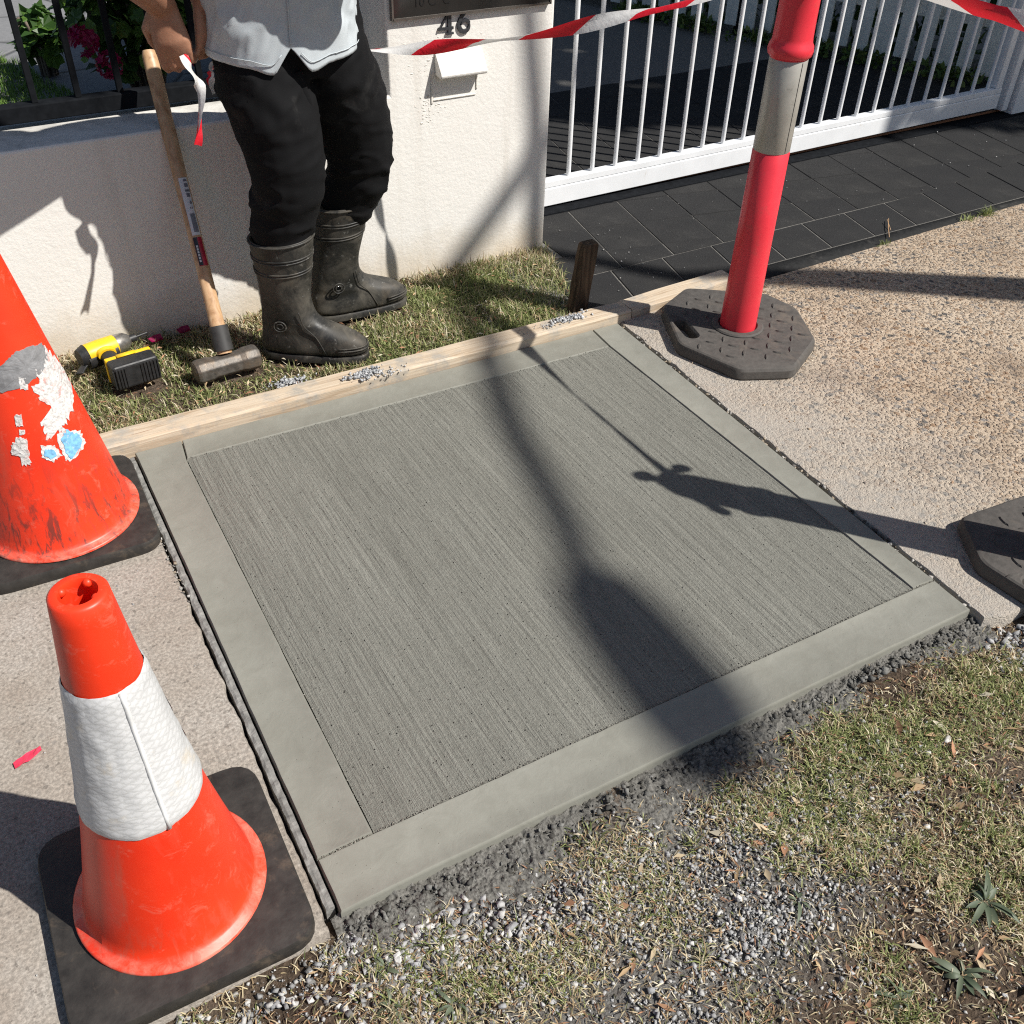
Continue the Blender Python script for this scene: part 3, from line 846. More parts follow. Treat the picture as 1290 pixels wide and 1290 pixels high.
# letterbox: recess plate outline, hood
px_ = lambda x: x - 1.5
bm = bmesh.new()
for (x0, x1, z0, z1) in ((1.353, 1.36, 0.545, 0.635), (1.505, 1.511, 0.57, 0.64), (1.36, 1.505, 0.553, 0.558)):
    box(bm, px_(x0), px_(x1), -0.0035, 0.001, z0, z1)
bm_obj('letterbox_surround', bm, M['patch'], pil, bevel=0.002)
bm = bmesh.new()
pr = [(0.002, 0.688), (-0.004, 0.69), (-0.040, 0.642), (-0.045, 0.632), (-0.042, 0.624), (-0.035, 0.622), (0.002, 0.628)]
rings(bm, [[(px_(x), yy, z) for yy, z in pr] for x in (1.368, 1.523)], True, True, True)
bm_obj('letterbox_hood', bm, M['wall'], pil, bevel=0.003)
# rough plaster patches round the letterbox
sv, sf, sl = [], [], []
bm = bmesh.new()
for cx, cz, sx_, sz_, n in ((1.345, 0.54, 0.022, 0.03, 46), (1.335, 0.655, 0.02, 0.022, 16), (1.40, 0.715, 0.05, 0.008, 34), (1.385, 0.533, 0.03, 0.012, 18)):
    for _ in range(n):
        x, z, r = rnd.gauss(cx, sx_), rnd.gauss(cz, sz_), rnd.uniform(0.001, 0.0032)
        bmesh.ops.create_icosphere(bm, subdivisions=1, radius=r, matrix=Matrix.Translation((px_(x), 0.0, z)) @ Matrix.Diagonal((rnd.uniform(0.8, 2.2), 0.35, rnd.uniform(0.7, 1.3), 1.0)))
tag(bm_obj('plaster_spatter', bm, M['patch'], pil, True), kind='stuff')
# house number digits
def stroke(bm, pts, ws, y0, y1):
    P = [V((p[0], p[1])) for p in pts]
    Lf, Rt = [], []
    for i, p in enumerate(P):
        t = (P[min(i + 1, len(P) - 1)] - P[max(i - 1, 0)]).normalized()
        n = V((-t.y, t.x)) * (ws[i] / 2)
        Lf.append(p + n); Rt.append(p - n)
    rings(bm, [[(a.x, y0, a.y), (b.x, y0, b.y), (b.x, y1, b.y), (a.x, y1, a.y)] for a, b in zip(Lf, Rt)], True, True, True)
def dig(x, z, u, w): return (px_(x) + u * w, z + 0)
def digit4(bm):
    s = 0.056; ox, oz = px_(1.383), 0.735
    q = lambda u, v: (ox + u * s * 0.92, oz + v * s)
    stroke(bm, [q(0.62, 1.0), q(0.35, 0.66), q(0.03, 0.25)], [0.006, 0.0055, 0.005], -0.006, 0.001)
    stroke(bm, [q(0.0, 0.27), q(0.9, 0.27)], [0.0075, 0.0075], -0.0063, 0.001)
    stroke(bm, [q(0.64, 1.02), q(0.66, 0.5), q(0.66, 0.0)], [0.010, 0.0115, 0.0105], -0.0067, 0.001)
    stroke(bm, [q(0.44, 0.02), q(0.90, 0.02)], [0.0055, 0.0055], -0.0071, 0.001)
    stroke(bm, [q(-0.03, 0.20), q(0.02, 0.34)], [0.005, 0.005], -0.0075, 0.001)
def digit6(bm):
    s = 0.056; ox, oz = px_(1.443), 0.735
    q = lambda u, v: (ox + u * s * 0.82, oz + v * s)
    pts = [q(0.80, 0.98), q(0.55, 0.93), q(0.30, 0.74), q(0.14, 0.48), q(0.13, 0.26), q(0.28, 0.08), q(0.5, 0.03), q(0.74, 0.11), q(0.84, 0.31), q(0.75, 0.50), q(0.54, 0.57), q(0.32, 0.49), q(0.20, 0.36)]
    stroke(bm, smooth_path([(a, b, 0) for a, b in pts], 3), [0.004 + 0.009 * math.sin(math.pi * min(1, i / 26)) if i < 26 else 0.010 - 0.0055 * (i - 26) / 11 for i in range(37)], -0.006, 0.001)
for f_ in (digit4, digit6):
    bm = bmesh.new(); f_(bm); bm_obj('house_number_digit', bm, M['digit'], pil)
# dark glossy name plate above the number
bm = bmesh.new(); box(bm, px_(1.236), px_(1.752), -0.012, 0.0, 0.790, 1.05)
npl = bm_obj('name_plate', bm, M['plate'], pil, bevel=0.003)
bm = bmesh.new()
for (x0, x1, z0, z1) in ((1.236, 1.752, 0.787, 0.7925), (1.233, 1.2385, 0.787, 1.053), (1.7495, 1.755, 0.787, 1.053), (1.236, 1.752, 1.048, 1.053)):
    box(bm, px_(x0), px_(x1), -0.0155, -0.001, z0, z1)
bm_obj('plate_rim', bm, M['plateframe'], npl)
def text_mesh(body, size, mat, parent, loc, rot, ext=0.0006, name='lettering'):
    cu = bpy.data.curves.new('txt', 'FONT'); cu.body = body; cu.size = size; cu.extrude = ext
    o = bpy.data.objects.new('txt', cu); COL.objects.link(o)
    dg = bpy.context.evaluated_depsgraph_get()
    me = bpy.data.meshes.new_from_object(o.evaluated_get(dg))
    bpy.data.objects.remove(o); bpy.data.curves.remove(cu)
    r = link_mesh(name, me, mat, parent)
    r.location = loc; r.rotation_euler = rot
    return r
text_mesh('10 C  C', 0.036, M['plate_text'], npl, (px_(1.30), -0.0125, 0.818), (math.pi / 2, 0, 0))

# ------------------------------------------------------------------ black garden fence on the wall
fence = thing('black_fence', 'black metal fence rail and balusters on top of the low wall', 'fence', (-0.2, 2.94, 0.585))
bm = bmesh.new(); box(bm, -2.6, 1.005, -0.022, 0.022, 0.014, 0.056)
bm_obj('bottom_rail', bm, M['black'], fence, bevel=0.003)
bm = bmesh.new(); box(bm, -2.6, 1.005, -0.02, 0.02, 0.93, 0.97)
bm_obj('top_rail', bm, M['black'], fence, bevel=0.003)
bm = bmesh.new(); box(bm, 1.0055, 1.418, -0.018, 0.018, 0.02, 0.05)
bm_obj('end_bracket', bm, M['lampgrey'], fence, bevel=0.002)
bal = None
for k_ in range(-6, 9):
    xx = 0.288 + 0.1092 * k_ + 0.2
    if xx > 1.0: break
    if bal is None:
        bm = bmesh.new(); box(bm, -0.008, 0.008, -0.008, 0.008, 0.0562, 0.9298)
        bal = bm_obj('baluster', bm, M['black'], fence, bevel=0.0015, loc=(xx, 0, 0))
    else:
        inst('baluster', bal, fence, (xx, 0, 0))

# ------------------------------------------------------------------ white sliding gate
gate = thing('sliding_gate', 'white metal sliding gate with thin vertical bars beside the pillar', 'gate', (1.95, 3.07, 0.0))
gate.rotation_euler = (0, -0.0085, 0)
bm = bmesh.new()
rings(bm, [[(x, -0.025, 0.012), (x, 0.025, 0.012), (x, 0.025, 0.102), (x, -0.010, 0.104), (x, -0.0115, 0.0805), (x, -0.022, 0.0800), (x, -0.025, 0.077)] for x in (-0.05, 2.54)], True, True, True)
bm_obj('bottom_rail', bm, M['white'], gate, bevel=0.002)
bm = bmesh.new(); box(bm, -0.05, 2.54, -0.0235, -0.0120, 0.0815, 0.1045)
bm_obj('rail_cap', bm, M['white'], gate, bevel=0.0015)
bm = bmesh.new(); box(bm, -0.05, 2.54, -0.02, 0.02, 1.42, 1.47)
bm_obj('top_rail', bm, M['white'], gate, bevel=0.003)
bm = bmesh.new(); box(bm, 2.50, 2.54, -0.02, 0.02, 0.1046, 1.4195)
bm_obj('end_stile', bm, M['white'], gate, bevel=0.003)
bar = None
for k_ in range(0, 23):
    xx = 2.073 - 1.95 + 0.1064 * k_
    if bar is None:
        bm = bmesh.new(); lathe(bm, [(0.0085, 0.1042), (0.0085, 1.4195)], 14, (0, 0))
        bar = bm_obj('gate_bar', bm, M['white'], gate, True, loc=(xx, 0.002, 0), sharp=50)
    else:
        inst('gate_bar', bar, gate, (xx, 0.002, 0))
bm = bmesh.new(); box(bm, 0.0, 0.03, -0.02, 0.02, 0.1046, 1.4195)
bm_obj('end_stile', bm, M['white'], gate, bevel=0.003, loc=(-0.03, 0, 0))
trk = thing('gate_track', 'dark steel gate track set in the pavers under the white gate', 'gate track', (1.8, 3.03, 0))
bm = bmesh.new(); box(bm, 0.0, 2.86, -0.035, 0.05, -0.004, 0.0045); bm_obj('track_plate', bm, M['black'], trk)
bm = bmesh.new(); tube(bm, [(0.0, 0.04, 0.008), (2.86, 0.04, 0.010)], 0.006, 8); bm_obj('track_rail', bm, M['rust'], trk, True)
post = thing('gate_post', 'white square post at the right end of the sliding gate', 'post', (4.62, 3.06, 0.0))
bm = bmesh.new(); box(bm, -0.05, 0.05, -0.05, 0.05, -0.1, 1.6); bm_obj('post_body', bm, M['white'], post, bevel=0.004)
bm = bmesh.new(); box(bm, -0.105, -0.066, -0.03, 0.03, 0.02, 1.5); bm_obj('guide_channel', bm, M['white'], post, bevel=0.003)

# ------------------------------------------------------------------ picket fence
pa, pb = V((4.98, 3.20)), V((4.02, 5.43))
pd = (pb - pa).normalized(); pn = V((-pd.y, pd.x))
pick = thing('picket_fence', 'weathered white timber picket fence along the far side of the driveway', 'fence', (pa.x, pa.y, 0), math.atan2(pd.y, pd.x))
plen = (pb - pa).length + 2.6
bm = bmesh.new(); box(bm, 0, plen, -0.02, 0.02, 0.26, 0.34); r0 = bm_obj('rail', bm, M['picket'], pick, bevel=0.004)
inst('rail', r0, pick, (0, 0, 0.62))
pk = None
s_ = 0.03
while s_ < plen:
    if pk is None:
        bm = bmesh.new()
        rings(bm, [[(-0.036, yy, 0.045), (0.036, yy, 0.045), (0.036, yy, 1.12), (0.0, yy, 1.17), (-0.036, yy, 1.12)] for yy in (0.0203, 0.038)], True, True, True)
        pk = bm_obj('picket', bm, M['picket'], pick, bevel=0.0025, loc=(s_, 0, 0))
    else:
        inst('picket', pk, pick, (s_, 0, rnd.uniform(-0.008, 0.008)), (0, rnd.uniform(-0.008, 0.008), 0))
    s_ += 0.112
bp = thing('black_pole', 'dark pole standing in front of the far picket fence', 'pole', (4.33, 4.72, 0))
bm = bmesh.new(); lathe(bm, [(0.05, -0.02), (0.045, 0.03), (0.04, 0.05), (0.038, 2.0)], 16); bm_obj('pole_shaft', bm, M['black'], bp, True, sharp=60)

# ------------------------------------------------------------------ timber boards and stake
def board(label, x0, x1, y0, y1, z0, z1, tilt=0.0):
    t = thing('timber_board', label, 'timber', ((x0 + x1) / 2, (y0 + y1) / 2, 0), tilt, 'timber boards along the back of the slab')
    hx, hy = (x1 - x0) / 2, (y1 - y0) / 2
    bm = bmesh.new()
    loops = []
    n = 40
    for i in range(n + 1):
        x = -hx + 2 * hx * i / n
        w = lambda a: 0.0025 * noise.noise(V((x * 7, a, x0)))
        loops.append([(x, -hy + w(0), z0), (x, -hy + w(1), z1 - 0.006 + w(2)), (x, -hy + 0.005, z1 + w(3)), (x, hy - 0.004, z1 + w(4)), (x, hy + w(5), z1 - 0.005), (x, hy, z0)])
    rings(bm, loops, True, True, True)
    bm_obj('board', bm, M['pine'], t, True, sharp=25)
    return t
board('long raw pine formwork board edging the grass behind the new slab', -0.02, 1.752, 2.2075, 2.2775, -0.06, 0.031, -0.012)
board('short pale pine board running behind the red bollard base', 1.756, 2.19, 2.212, 2.285, -0.012, 0.030, 0.05)
stk = thing('timber_stake', 'dark weathered wooden stake driven in behind the timber board', 'stake', (1.632, 2.325, 0))
bm = bmesh.new()
loops = []
for i in range(9):
    z = -0.1 + 0.312 * i / 8
    lean = 0.06 * (z / 0.23)
    hw, hd = 0.025, 0.020
    loops.append([(sx * (hw + 0.0025 * noise.noise(V((z * 25, sx, sy)))) + lean * 0.55, sy * hd + lean * 0.1, z) for sx, sy in ((-1, -1), (-0.3, -1.1), (1, -1), (1.05, 0), (1, 1), (0.2, 1.05), (-1, 1), (-1.05, 0.2))])
loops.append([(p[0] * 0.9 + 0.004, p[1] * 0.85, p[2] + 0.007) for p in loops[-1]])
rings(bm, loops, True, True, True)
bm_obj('stake_shaft', bm, M['stake'], stk, True, sharp=35)
# little heaps of wet concrete on the board
def crumbs(name, spots, z, col, label, cat='concrete crumbs'):
    pts, scl = [], []
    for cx, cy, sx_, sy_, n, r0, r1, hh in spots:
        for _ in range(n):
            pts.append((rnd.gauss(cx, sx_), rnd.gauss(cy, sy_), z + abs(rnd.gauss(0, hh)))); scl.append(rnd.uniform(r0, r1))
    return pts, scl

# icosahedron stones, all in one mesh
_bm = bmesh.new(); bmesh.ops.create_cube(_bm, size=1.5); bmesh.ops.triangulate(_bm, faces=_bm.faces)
ICO_V = np.array([v.co[:] for v in _bm.verts]); ICO_F = np.array([[v.index for v in f.verts] for f in _bm.faces]); _bm.free()
_bm = bmesh.new(); bmesh.ops.create_icosphere(_bm, subdivisions=2, radius=1.0)
ICO2_V = np.array([v.co[:] for v in _bm.verts]); ICO2_F = np.array([[v.index for v in f.verts] for f in _bm.faces]); _bm.free()
def stones(name, pts, scl, cols, mat, flat=0.65, parent=None, rough=0.36, fine=False):
    Vv, Ff = (ICO2_V, ICO2_F) if fine else (ICO_V, ICO_F)
    pts = np.asarray(pts, float); scl = np.asarray(scl, float); N = len(pts); nv = len(Vv)
    v = Vv[None] * (1 + rng.uniform(-rough, rough, (N, nv, 1)))
    v = v * (scl[:, None, None] * rng.uniform(0.45, 1.5, (N, 1, 3)))
    a = rng.uniform(0, TAU, N); b = rng.uniform(-0.9, 0.9, N)
    ca, sa, cb, sb = np.cos(a), np.sin(a), np.cos(b), np.sin(b)
    x, y, z = v[..., 0], v[..., 1], v[..., 2] * flat
    y2 = y * cb[:, None] - z * sb[:, None]; z2 = y * sb[:, None] + z * cb[:, None]
    x3 = x * ca[:, None] - y2 * sa[:, None]; y3 = x * sa[:, None] + y2 * ca[:, None]
    v = np.stack([x3, y3, z2], -1) + pts[:, None, :]
    f = (Ff[None] + (np.arange(N) * nv)[:, None, None]).reshape(-1)
    c = np.repeat(np.asarray(cols, float), nv, axis=0)
    me = np_mesh(name, v.reshape(-1, 3), f, np.full(N * len(Ff), 3), c)
    o = link_mesh(name, me, mat, parent)
    return o
def pal(palette, n, jit=0.15, w=None):
    p = np.array(palette, float)
    i = rng.choice(len(p), n, p=w)
    return np.clip(p[i] * (1 + rng.uniform(-jit, jit, (n, 1))), 0, 1)

for spots, lab in (([(0.865, 2.232, 0.022, 0.009, 260, 0.0012, 0.0045, 0.004), (0.92, 2.215, 0.03, 0.012, 60, 0.001, 0.003, 0.001)], 'grey wet concrete crumbs on the timber board beside the boot toe'),
                   ([(1.545, 2.238, 0.028, 0.008, 220, 0.0012, 0.0045, 0.003), (1.46, 2.232, 0.05, 0.01, 40, 0.001, 0.0025, 0.001)], 'grey wet concrete crumbs on the timber board by the stake'),
                   ([(0.68, 2.315, 0.026, 0.012, 170, 0.0012, 0.005, 0.004)], 'grey concrete crumbs in the grass in front of the hammer')):
    p, s = crumbs('c', spots, 0.033 if 'timber' in lab else 0.012, None, lab)
    tag(stones('concrete_crumbs', p, s, pal([(0.40, 0.41, 0.42), (0.30, 0.31, 0.32), (0.48, 0.48, 0.48)], len(p)), M['stone'], 0.8), lab, 'concrete crumbs', kind='stuff')

# ------------------------------------------------------------------ bollards with rubber bases
OCT = [(-0.130, 0.210), (0.017, 0.279), (0.226, 0.129), (0.250, 0.008), (0.161, -0.175), (-0.016, -0.272), (-0.163, -0.205), (-0.229, -0.005)]
def slot_poly(cx, cy, L, W_, ang_, n=8):
    out = []
    for s in (1, -1):
        for j in range(n + 1):
            a = -math.pi / 2 + math.pi * j / n + (0 if s > 0 else math.pi)
            out.append(((L / 2 - W_ / 2) * s + W_ / 2 * math.cos(a), W_ / 2 * math.sin(a)))
    c, s_ = math.cos(ang_), math.sin(ang_)
    return [(cx + x * c - y * s_, cy + x * s_ + y * c) for x, y in out]
def base_mesh():
    bm = bmesh.new()
    P = round_poly(list(reversed(OCT)), 0.022, 4)[::-1]
    def sc(f): return [(x * f, y * f) for x, y in P]
    hole = slot_poly(-0.150, 0.060, 0.12, 0.038, 1.34)
    H = 0.038
    def edges(loop):
        return [bm.edges.new((loop[i], loop[(i + 1) % len(loop)])) for i in range(len(loop))] if False else None
    outer = [[bm.verts.new((x, y, z)) for x, y in sc(f)] for f, z in ((0.985, 0.0), (1.0, 0.006), (0.995, H - 0.010), (0.978, H - 0.003), (0.955, H))]
    inner = [[bm.verts.new((x, y, z)) for x, y in slot_poly(-0.150, 0.060, 0.12 + d, 0.038 + d, 1.34)] for d, z in ((0.010, H), (0.0, H - 0.006), (0.0, 0.0))]
    n = len(P)
    for a, b in zip(outer, outer[1:]):
        for i in range(n):
            bm.faces.new((a[i], a[(i + 1) % n], b[(i + 1) % n], b[i]))
    m = len(inner[0])
    for a, b in zip(inner, inner[1:]):
        for i in range(m):
            bm.faces.new((a[i], a[(i + 1) % m], b[(i + 1) % m], b[i]))
    for o_, i_ in ((outer[-1], inner[0]), (outer[0], inner[-1])):
        es = []
        for lp in (o_, i_):
            for q in range(len(lp)):
                e = bm.edges.get((lp[q], lp[(q + 1) % len(lp)])) or bm.edges.new((lp[q], lp[(q + 1) % len(lp)]))
                es.append(e)
        bmesh.ops.triangle_fill(bm, use_beauty=True, edges=es)
    return bm
BASE_ROT = 0.0
lug_src = None
def bollard(label, loc, rot, band=True):
    global lug_src
    t = thing('traffic_bollard', label, 'bollard', loc, 0, 'red bollards joined by barrier tape')
    b = bm_obj('rubber_base', base_mesh(), M['baserub'], t, True, sharp=28)
    b.rotation_euler = (0, 0, rot)
    # raised tread lugs in a basket weave, parts of the base
    if lug_src is None:
        bm = bmesh.new()
        L = [(-0.019, 0.0, 0.0), (-0.008, -0.0048, 0.0), (0.008, -0.0048, 0.0), (0.019, 0.0, 0.0), (0.008, 0.0048, 0.0), (-0.008, 0.0048, 0.0)]
        T = [(x * 0.75, y * 0.5, 0.0042) for x, y, _ in L]
        rings(bm, [L, T], True, False, True)
        me = bpy.data.meshes.new('tread_lug'); bmesh.ops.recalc_face_normals(bm, faces=bm.faces); bm.to_mesh(me); bm.free()
        me.materials.append(M['baserub'])
        lug_src = me
    st = 0.046
    for i in range(-5, 6):
        for j in range(-5, 6):
            x, y = i * st, j * st
            if math.hypot(x, y) < 0.085 or math.hypot(x, y) > 0.205: continue
            if math.hypot(x + 0.150, y - 0.06) < 0.075: continue
            o = bpy.data.objects.new('tread_lug', lug_src); COL.objects.link(o); o.parent = b
            o.location = (x, y, 0.0377); o.rotation_euler = (0, 0, math.pi / 4 if (i + j) % 2 else -math.pi / 4)
    # collar socket
    bm = bmesh.new(); lathe(bm, [(0.078, 0.0365), (0.078, 0.041), (0.074, 0.045), (0.060, 0.046), (0.056, 0.040), (0.056, 0.03)], 40, cap0=False, cap1=False)
    bm_obj('socket_ring', bm, M['baserub'], b, True, sharp=40)
    bm = bmesh.new()
    lathe(bm, [(0.054, 0.030), (0.0535, 0.10), (0.0515, 0.30), (0.050, 0.568), (0.0485, 0.5695), (0.0485, 0.807), (0.050, 0.808), (0.0555, 0.813), (0.058, 0.824), (0.0565, 0.836), (0.052, 0.843), (0.0505, 0.855), (0.0495, 0.90), (0.049, 1.01), (0.047, 1.03), (0.040, 1.05), (0.032, 1.065), (0.026, 1.08), (0.024, 1.09)], 44)
    bm_obj('post', bm, M['bollard'], t, True, sharp=50)
    bm = bmesh.new(); lathe(bm, [(0.0487, 0.572), (0.0494, 0.573), (0.0494, 0.804), (0.0487, 0.805)], 44, cap0=False, cap1=False)
    bd = bm_obj('reflective_band', bm, M['bolband'], t, True, sharp=50)
    # overlap seam of the band
    a = math.radians(-88)
    bm = bmesh.new()
    rings(bm, [[(0.0497 * math.cos(q), 0.0497 * math.sin(q), z), (0.0503 * math.cos(q), 0.0503 * math.sin(q), z)] for q, z in ()] or [[((0.0491 + d) * math.cos(a + w), (0.0491 + d) * math.sin(a + w), z) for d, w in ((0, 0), (0.0009, 0.0), (0.0009, 0.035), (0, 0.035))] for z in (0.575, 0.802)], True, True, True)
    bm_obj('band_seam', bm, M['gap'], bd)
    # anchor-shaped T handle, across the direction of the sun
    h = bmesh.new()
    p = V((0.12, 1.0, 0)).normalized()
    P3 = lambda s, z: p * s + V((0, 0, z))
    tube(h, smooth_path([P3(-0.088, 1.005), P3(-0.097, 0.985), P3(-0.090, 0.975), P3(-0.06, 1.03), P3(0, 1.095), P3(0.06, 1.03), P3(0.090, 0.975), P3(0.097, 0.985), P3(0.088, 1.005)], 5), 0.011, 12, round_end=True)
    bm_obj('handle', h, M['bollard'], t, True)
    h = bmesh.new(); lathe(h, [(0.018, 1.085), (0.012, 1.11), (0.012, 1.125), (0.02, 1.14), (0.021, 1.155), (0.014, 1.17), (0.004, 1.175)], 20)
    bm_obj('top_knob', h, M['bollard'], t, True)
    return t
bollard('red bollard standing at the far right corner of the new slab', (1.975, 1.960, 0.0), BASE_ROT)
bollard('rubber based bollard at the right edge, its post out of the picture', (1.975, 0.757, 0.0), BASE_ROT + math.radians(31))

# ------------------------------------------------------------------ traffic cones
def cone_prof(h, rb, rt, dip=0.0):
    return lambda z: rb + (rt - rb) * (z - 0.045) / (h - 0.045) - dip * math.sin(math.pi * min(1, max(0, (z - 0.045) / (h - 0.045))))
def cone_pad(parent, half, hgt, rot):
    bm = bmesh.new()
    P = round_poly([(-half, -half), (half, -half), (half, half), (-half, half)], 0.05, 5)
    def lp(f, z, w=0): return [(x * f, y * f, z + (0.004 * noise.noise(V((x * 6, y * 6, 3))) if w else 0)) for x, y in P]
    rings(bm, [lp(0.985, 0.0), lp(1.0, 0.006), lp(1.0, hgt - 0.007, 1), lp(0.985, hgt, 1), lp(0.80, hgt + 0.004, 1), lp(0.5, hgt + 0.008)])
    o = bm_obj('rubber_pad', bm, M['padrub'], parent, True, sharp=35)
    o.rotation_euler = (0, 0, rot)
    return o
def cone_body(parent, h, rb, rt, mat, hgt, dip=0.0):
    f = cone_prof(h, rb, rt, dip)
    bm = bmesh.new()
    zz = [0.05 + (h - 0.05) * i / 26 for i in range(27)]
    prof = [(rb + 0.016, hgt - 0.002), (rb + 0.016, hgt + 0.002), (rb + 0.013, hgt + 0.004), (rb + 0.003, hgt + 0.008)] + [(f(z), z) for z in zz] + [(rt - 0.004, h + 0.004), (rt - 0.012, h + 0.003), (rt - 0.014, h - 0.004), (rt + 0.006, h - 0.09)]
    lathe(bm, prof, 56, cap0=False, cap1=False)
    return bm_obj('cone_body', bm, mat, parent, True, sharp=60), f
c2 = thing('traffic_cone', 'orange traffic cone with a crinkled white reflective sleeve in the foreground', 'traffic cone', (-0.012, 0.972, 0.0), 0, 'orange traffic cones beside the new slab')
cone_pad(c2, 0.182, 0.03, math.radians(-1.5))
body2, f2 = cone_body(c2, 0.675, 0.130, 0.035, M['cone'], 0.038, 0.010)
# snap tabs in the mouth of the cone
for k_ in range(4):
    a = TAU * k_ / 4 + 0.9
    bm = bmesh.new(); bmesh.ops.create_uvsphere(bm, u_segments=10, v_segments=6, radius=0.006, matrix=Matrix.Translation((0.022 * math.cos(a), 0.022 * math.sin(a), 0.672)))
    bm_obj('rim_tab', bm, M['cone'], c2, True)
def sleeve(parent, f, z0, z1, off, mat):
    n, m = 96, 30
    vs, uvs = [], []
    for j in range(m + 1):
        z = z0 + (z1 - z0) * j / m
        for i in range(n + 1):
            a = TAU * i / n
            u, v = a * 0.1, z
            w = 0.0016 * noise.fractal(V((a * 3, z * 26, 2)), 0.7, 2, 3)
            lip = -off * 0.8 if j in (0, m) else 0
            r = f(z) + off + w + lip
            vs.append((r * math.cos(a), r * math.sin(a), z)); uvs.append((u, v))
    fs = [(j * (n + 1) + i, j * (n + 1) + i + 1, (j + 1) * (n + 1) + i + 1, (j + 1) * (n + 1) + i) for j in range(m) for i in range(n)]
    o = py_obj('reflective_sleeve', vs, fs, mat, parent, True)
    uv = o.data.uv_layers.new(name='UVMap')
    for lp in o.data.loops: uv.data[lp.index].uv = (uvs[lp.vertex_index][0] * 3, uvs[lp.vertex_index][1] * 3)
    return o
sl = sleeve(c2, f2, 0.292, 0.545, 0.0035, M['sleeve'])
bm = bmesh.new()
a0 = math.radians(-78)
tube(bm, [((f2(z) + 0.0028) * math.cos(a0), (f2(z) + 0.0028) * math.sin(a0), z) for z in np.linspace(0.294, 0.543, 12)], 0.0034, 10)
bm_obj('sleeve_seam', bm, M['sleeve_seam'], sl, True)

_tilt = Matrix.Rotation(math.radians(1.1), 4, V((0.521, 0.853, 0)))
for ch in c2.children:
    if not ch.name.startswith('rubber_pad'): ch.matrix_local = _tilt
c1 = thing('traffic_cone', 'scuffed orange traffic cone with torn stickers and grey tape at the left edge', 'traffic cone', (0.020, 2.0, 0.0), 0, 'orange traffic cones beside the new slab')
cone_pad(c1, 0.185, 0.03, math.radians(-2))
body1, f1 = cone_body(c1, 0.70, 0.155, 0.037, M['cone_old'], 0.038)
def cone_patch(name, parent, f, pts, mat, off=0.0009, thick=0.0008, seed=0, jag=0.12):
    """pts: (angle_deg, z) outline on the cone"""
    P = []
    n = len(pts)
    for i in range(n):
        a, b = pts[i], pts[(i + 1) % n]
        for j in range(7):
            t = j / 7
            P.append((a[0] + (b[0] - a[0]) * t, a[1] + (b[1] - a[1]) * t))
    ca = sum(p[0] for p in P) / len(P); cz = sum(p[1] for p in P) / len(P)
    bm = bmesh.new()
    def pos(a, z, r): a = math.radians(a); return ((f(z) + r) * math.cos(a), (f(z) + r) * math.sin(a), z)
    lay = []
    for s in (1.0, 0.72, 0.42, 0.15):
        L = []
        for i, (a, z) in enumerate(P):
            w = 1 + (jag * noise.noise(V((a * 0.9, z * 160, seed))) if s == 1.0 else 0)
            L.append((ca + (a - ca) * s * w, cz + (z - cz) * s * w))
        lay.append(L)
    loops = [[pos(a, z, -0.0005) for a, z in lay[0]]] + [[pos(a, z, off + thick * (0.6 + 0.8 * noise.noise(V((a * 0.4, z * 90, seed + k_))))) for a, z in L] for k_, L in enumerate(lay)]
    rings(bm, loops, True, False, True)
    return bm_obj(name, bm, mat, parent, False)
# angle -60 faces the camera; larger angles are to the right in the picture
for nm, mt, jg, pl in (
    ('duct_tape', 'stick_grey', 0.10, [(-116, 0.458), (-95, 0.476), (-77.5, 0.49), (-50, 0.486), (-34, 0.478), (-28, 0.458), (-47, 0.436), (-70, 0.426), (-94, 0.418), (-118, 0.416)]),
    ('torn_sticker', 'stick_white', 0.22, [(-30, 0.462), (-14, 0.428), (-6, 0.384), (-14, 0.352), (-30, 0.338), (-45, 0.322), (-60, 0.312), (-76, 0.302), (-82, 0.318), (-80, 0.340), (-66, 0.336), (-60, 0.354), (-70, 0.378), (-76, 0.410), (-60, 0.42), (-66, 0.438), (-47, 0.442)]),
    ('torn_sticker', 'stick_white', 0.3, [(-86, 0.440), (-78, 0.434), (-81, 0.410), (-90, 0.418)]),
    ('torn_sticker', 'stick_white', 0.3, [(-105, 0.364), (-97, 0.366), (-99, 0.342), (-106, 0.340)]),
    ('torn_sticker', 'stick_white', 0.3, [(-104, 0.334), (-98, 0.332), (-100, 0.322), (-105, 0.324)]),
    ('torn_sticker', 'stick_white', 0.3, [(-108, 0.318), (-100, 0.312), (-101, 0.290), (-102, 0.258), (-111, 0.252), (-110, 0.276), (-119, 0.284), (-116, 0.302)]),
    ('torn_sticker', 'stick_white', 0.3, [(-88, 0.292), (-75, 0.284), (-73, 0.258), (-82, 0.252), (-91, 0.268)]),
    ('blue_sticker', 'stick_blue', 0.3, [(-86, 0.283), (-78, 0.276), (-77, 0.263), (-83, 0.259), (-88, 0.270)]),
    ('torn_sticker', 'stick_white', 0.3, [(-61, 0.309), (-42, 0.280), (-42, 0.252), (-68, 0.236), (-71, 0.262), (-71, 0.298)]),
    ('blue_sticker', 'stick_blue', 0.3, [(-58, 0.301), (-45, 0.276), (-46, 0.258), (-66, 0.243), (-67, 0.262), (-67, 0.291)])):
    cone_patch(nm, body1, f1, pl, M[mt], 0.0009 if mt != 'stick_blue' else 0.0022, 0.0008, seed=len(pl) + pl[0][1] * 10, jag=jg)
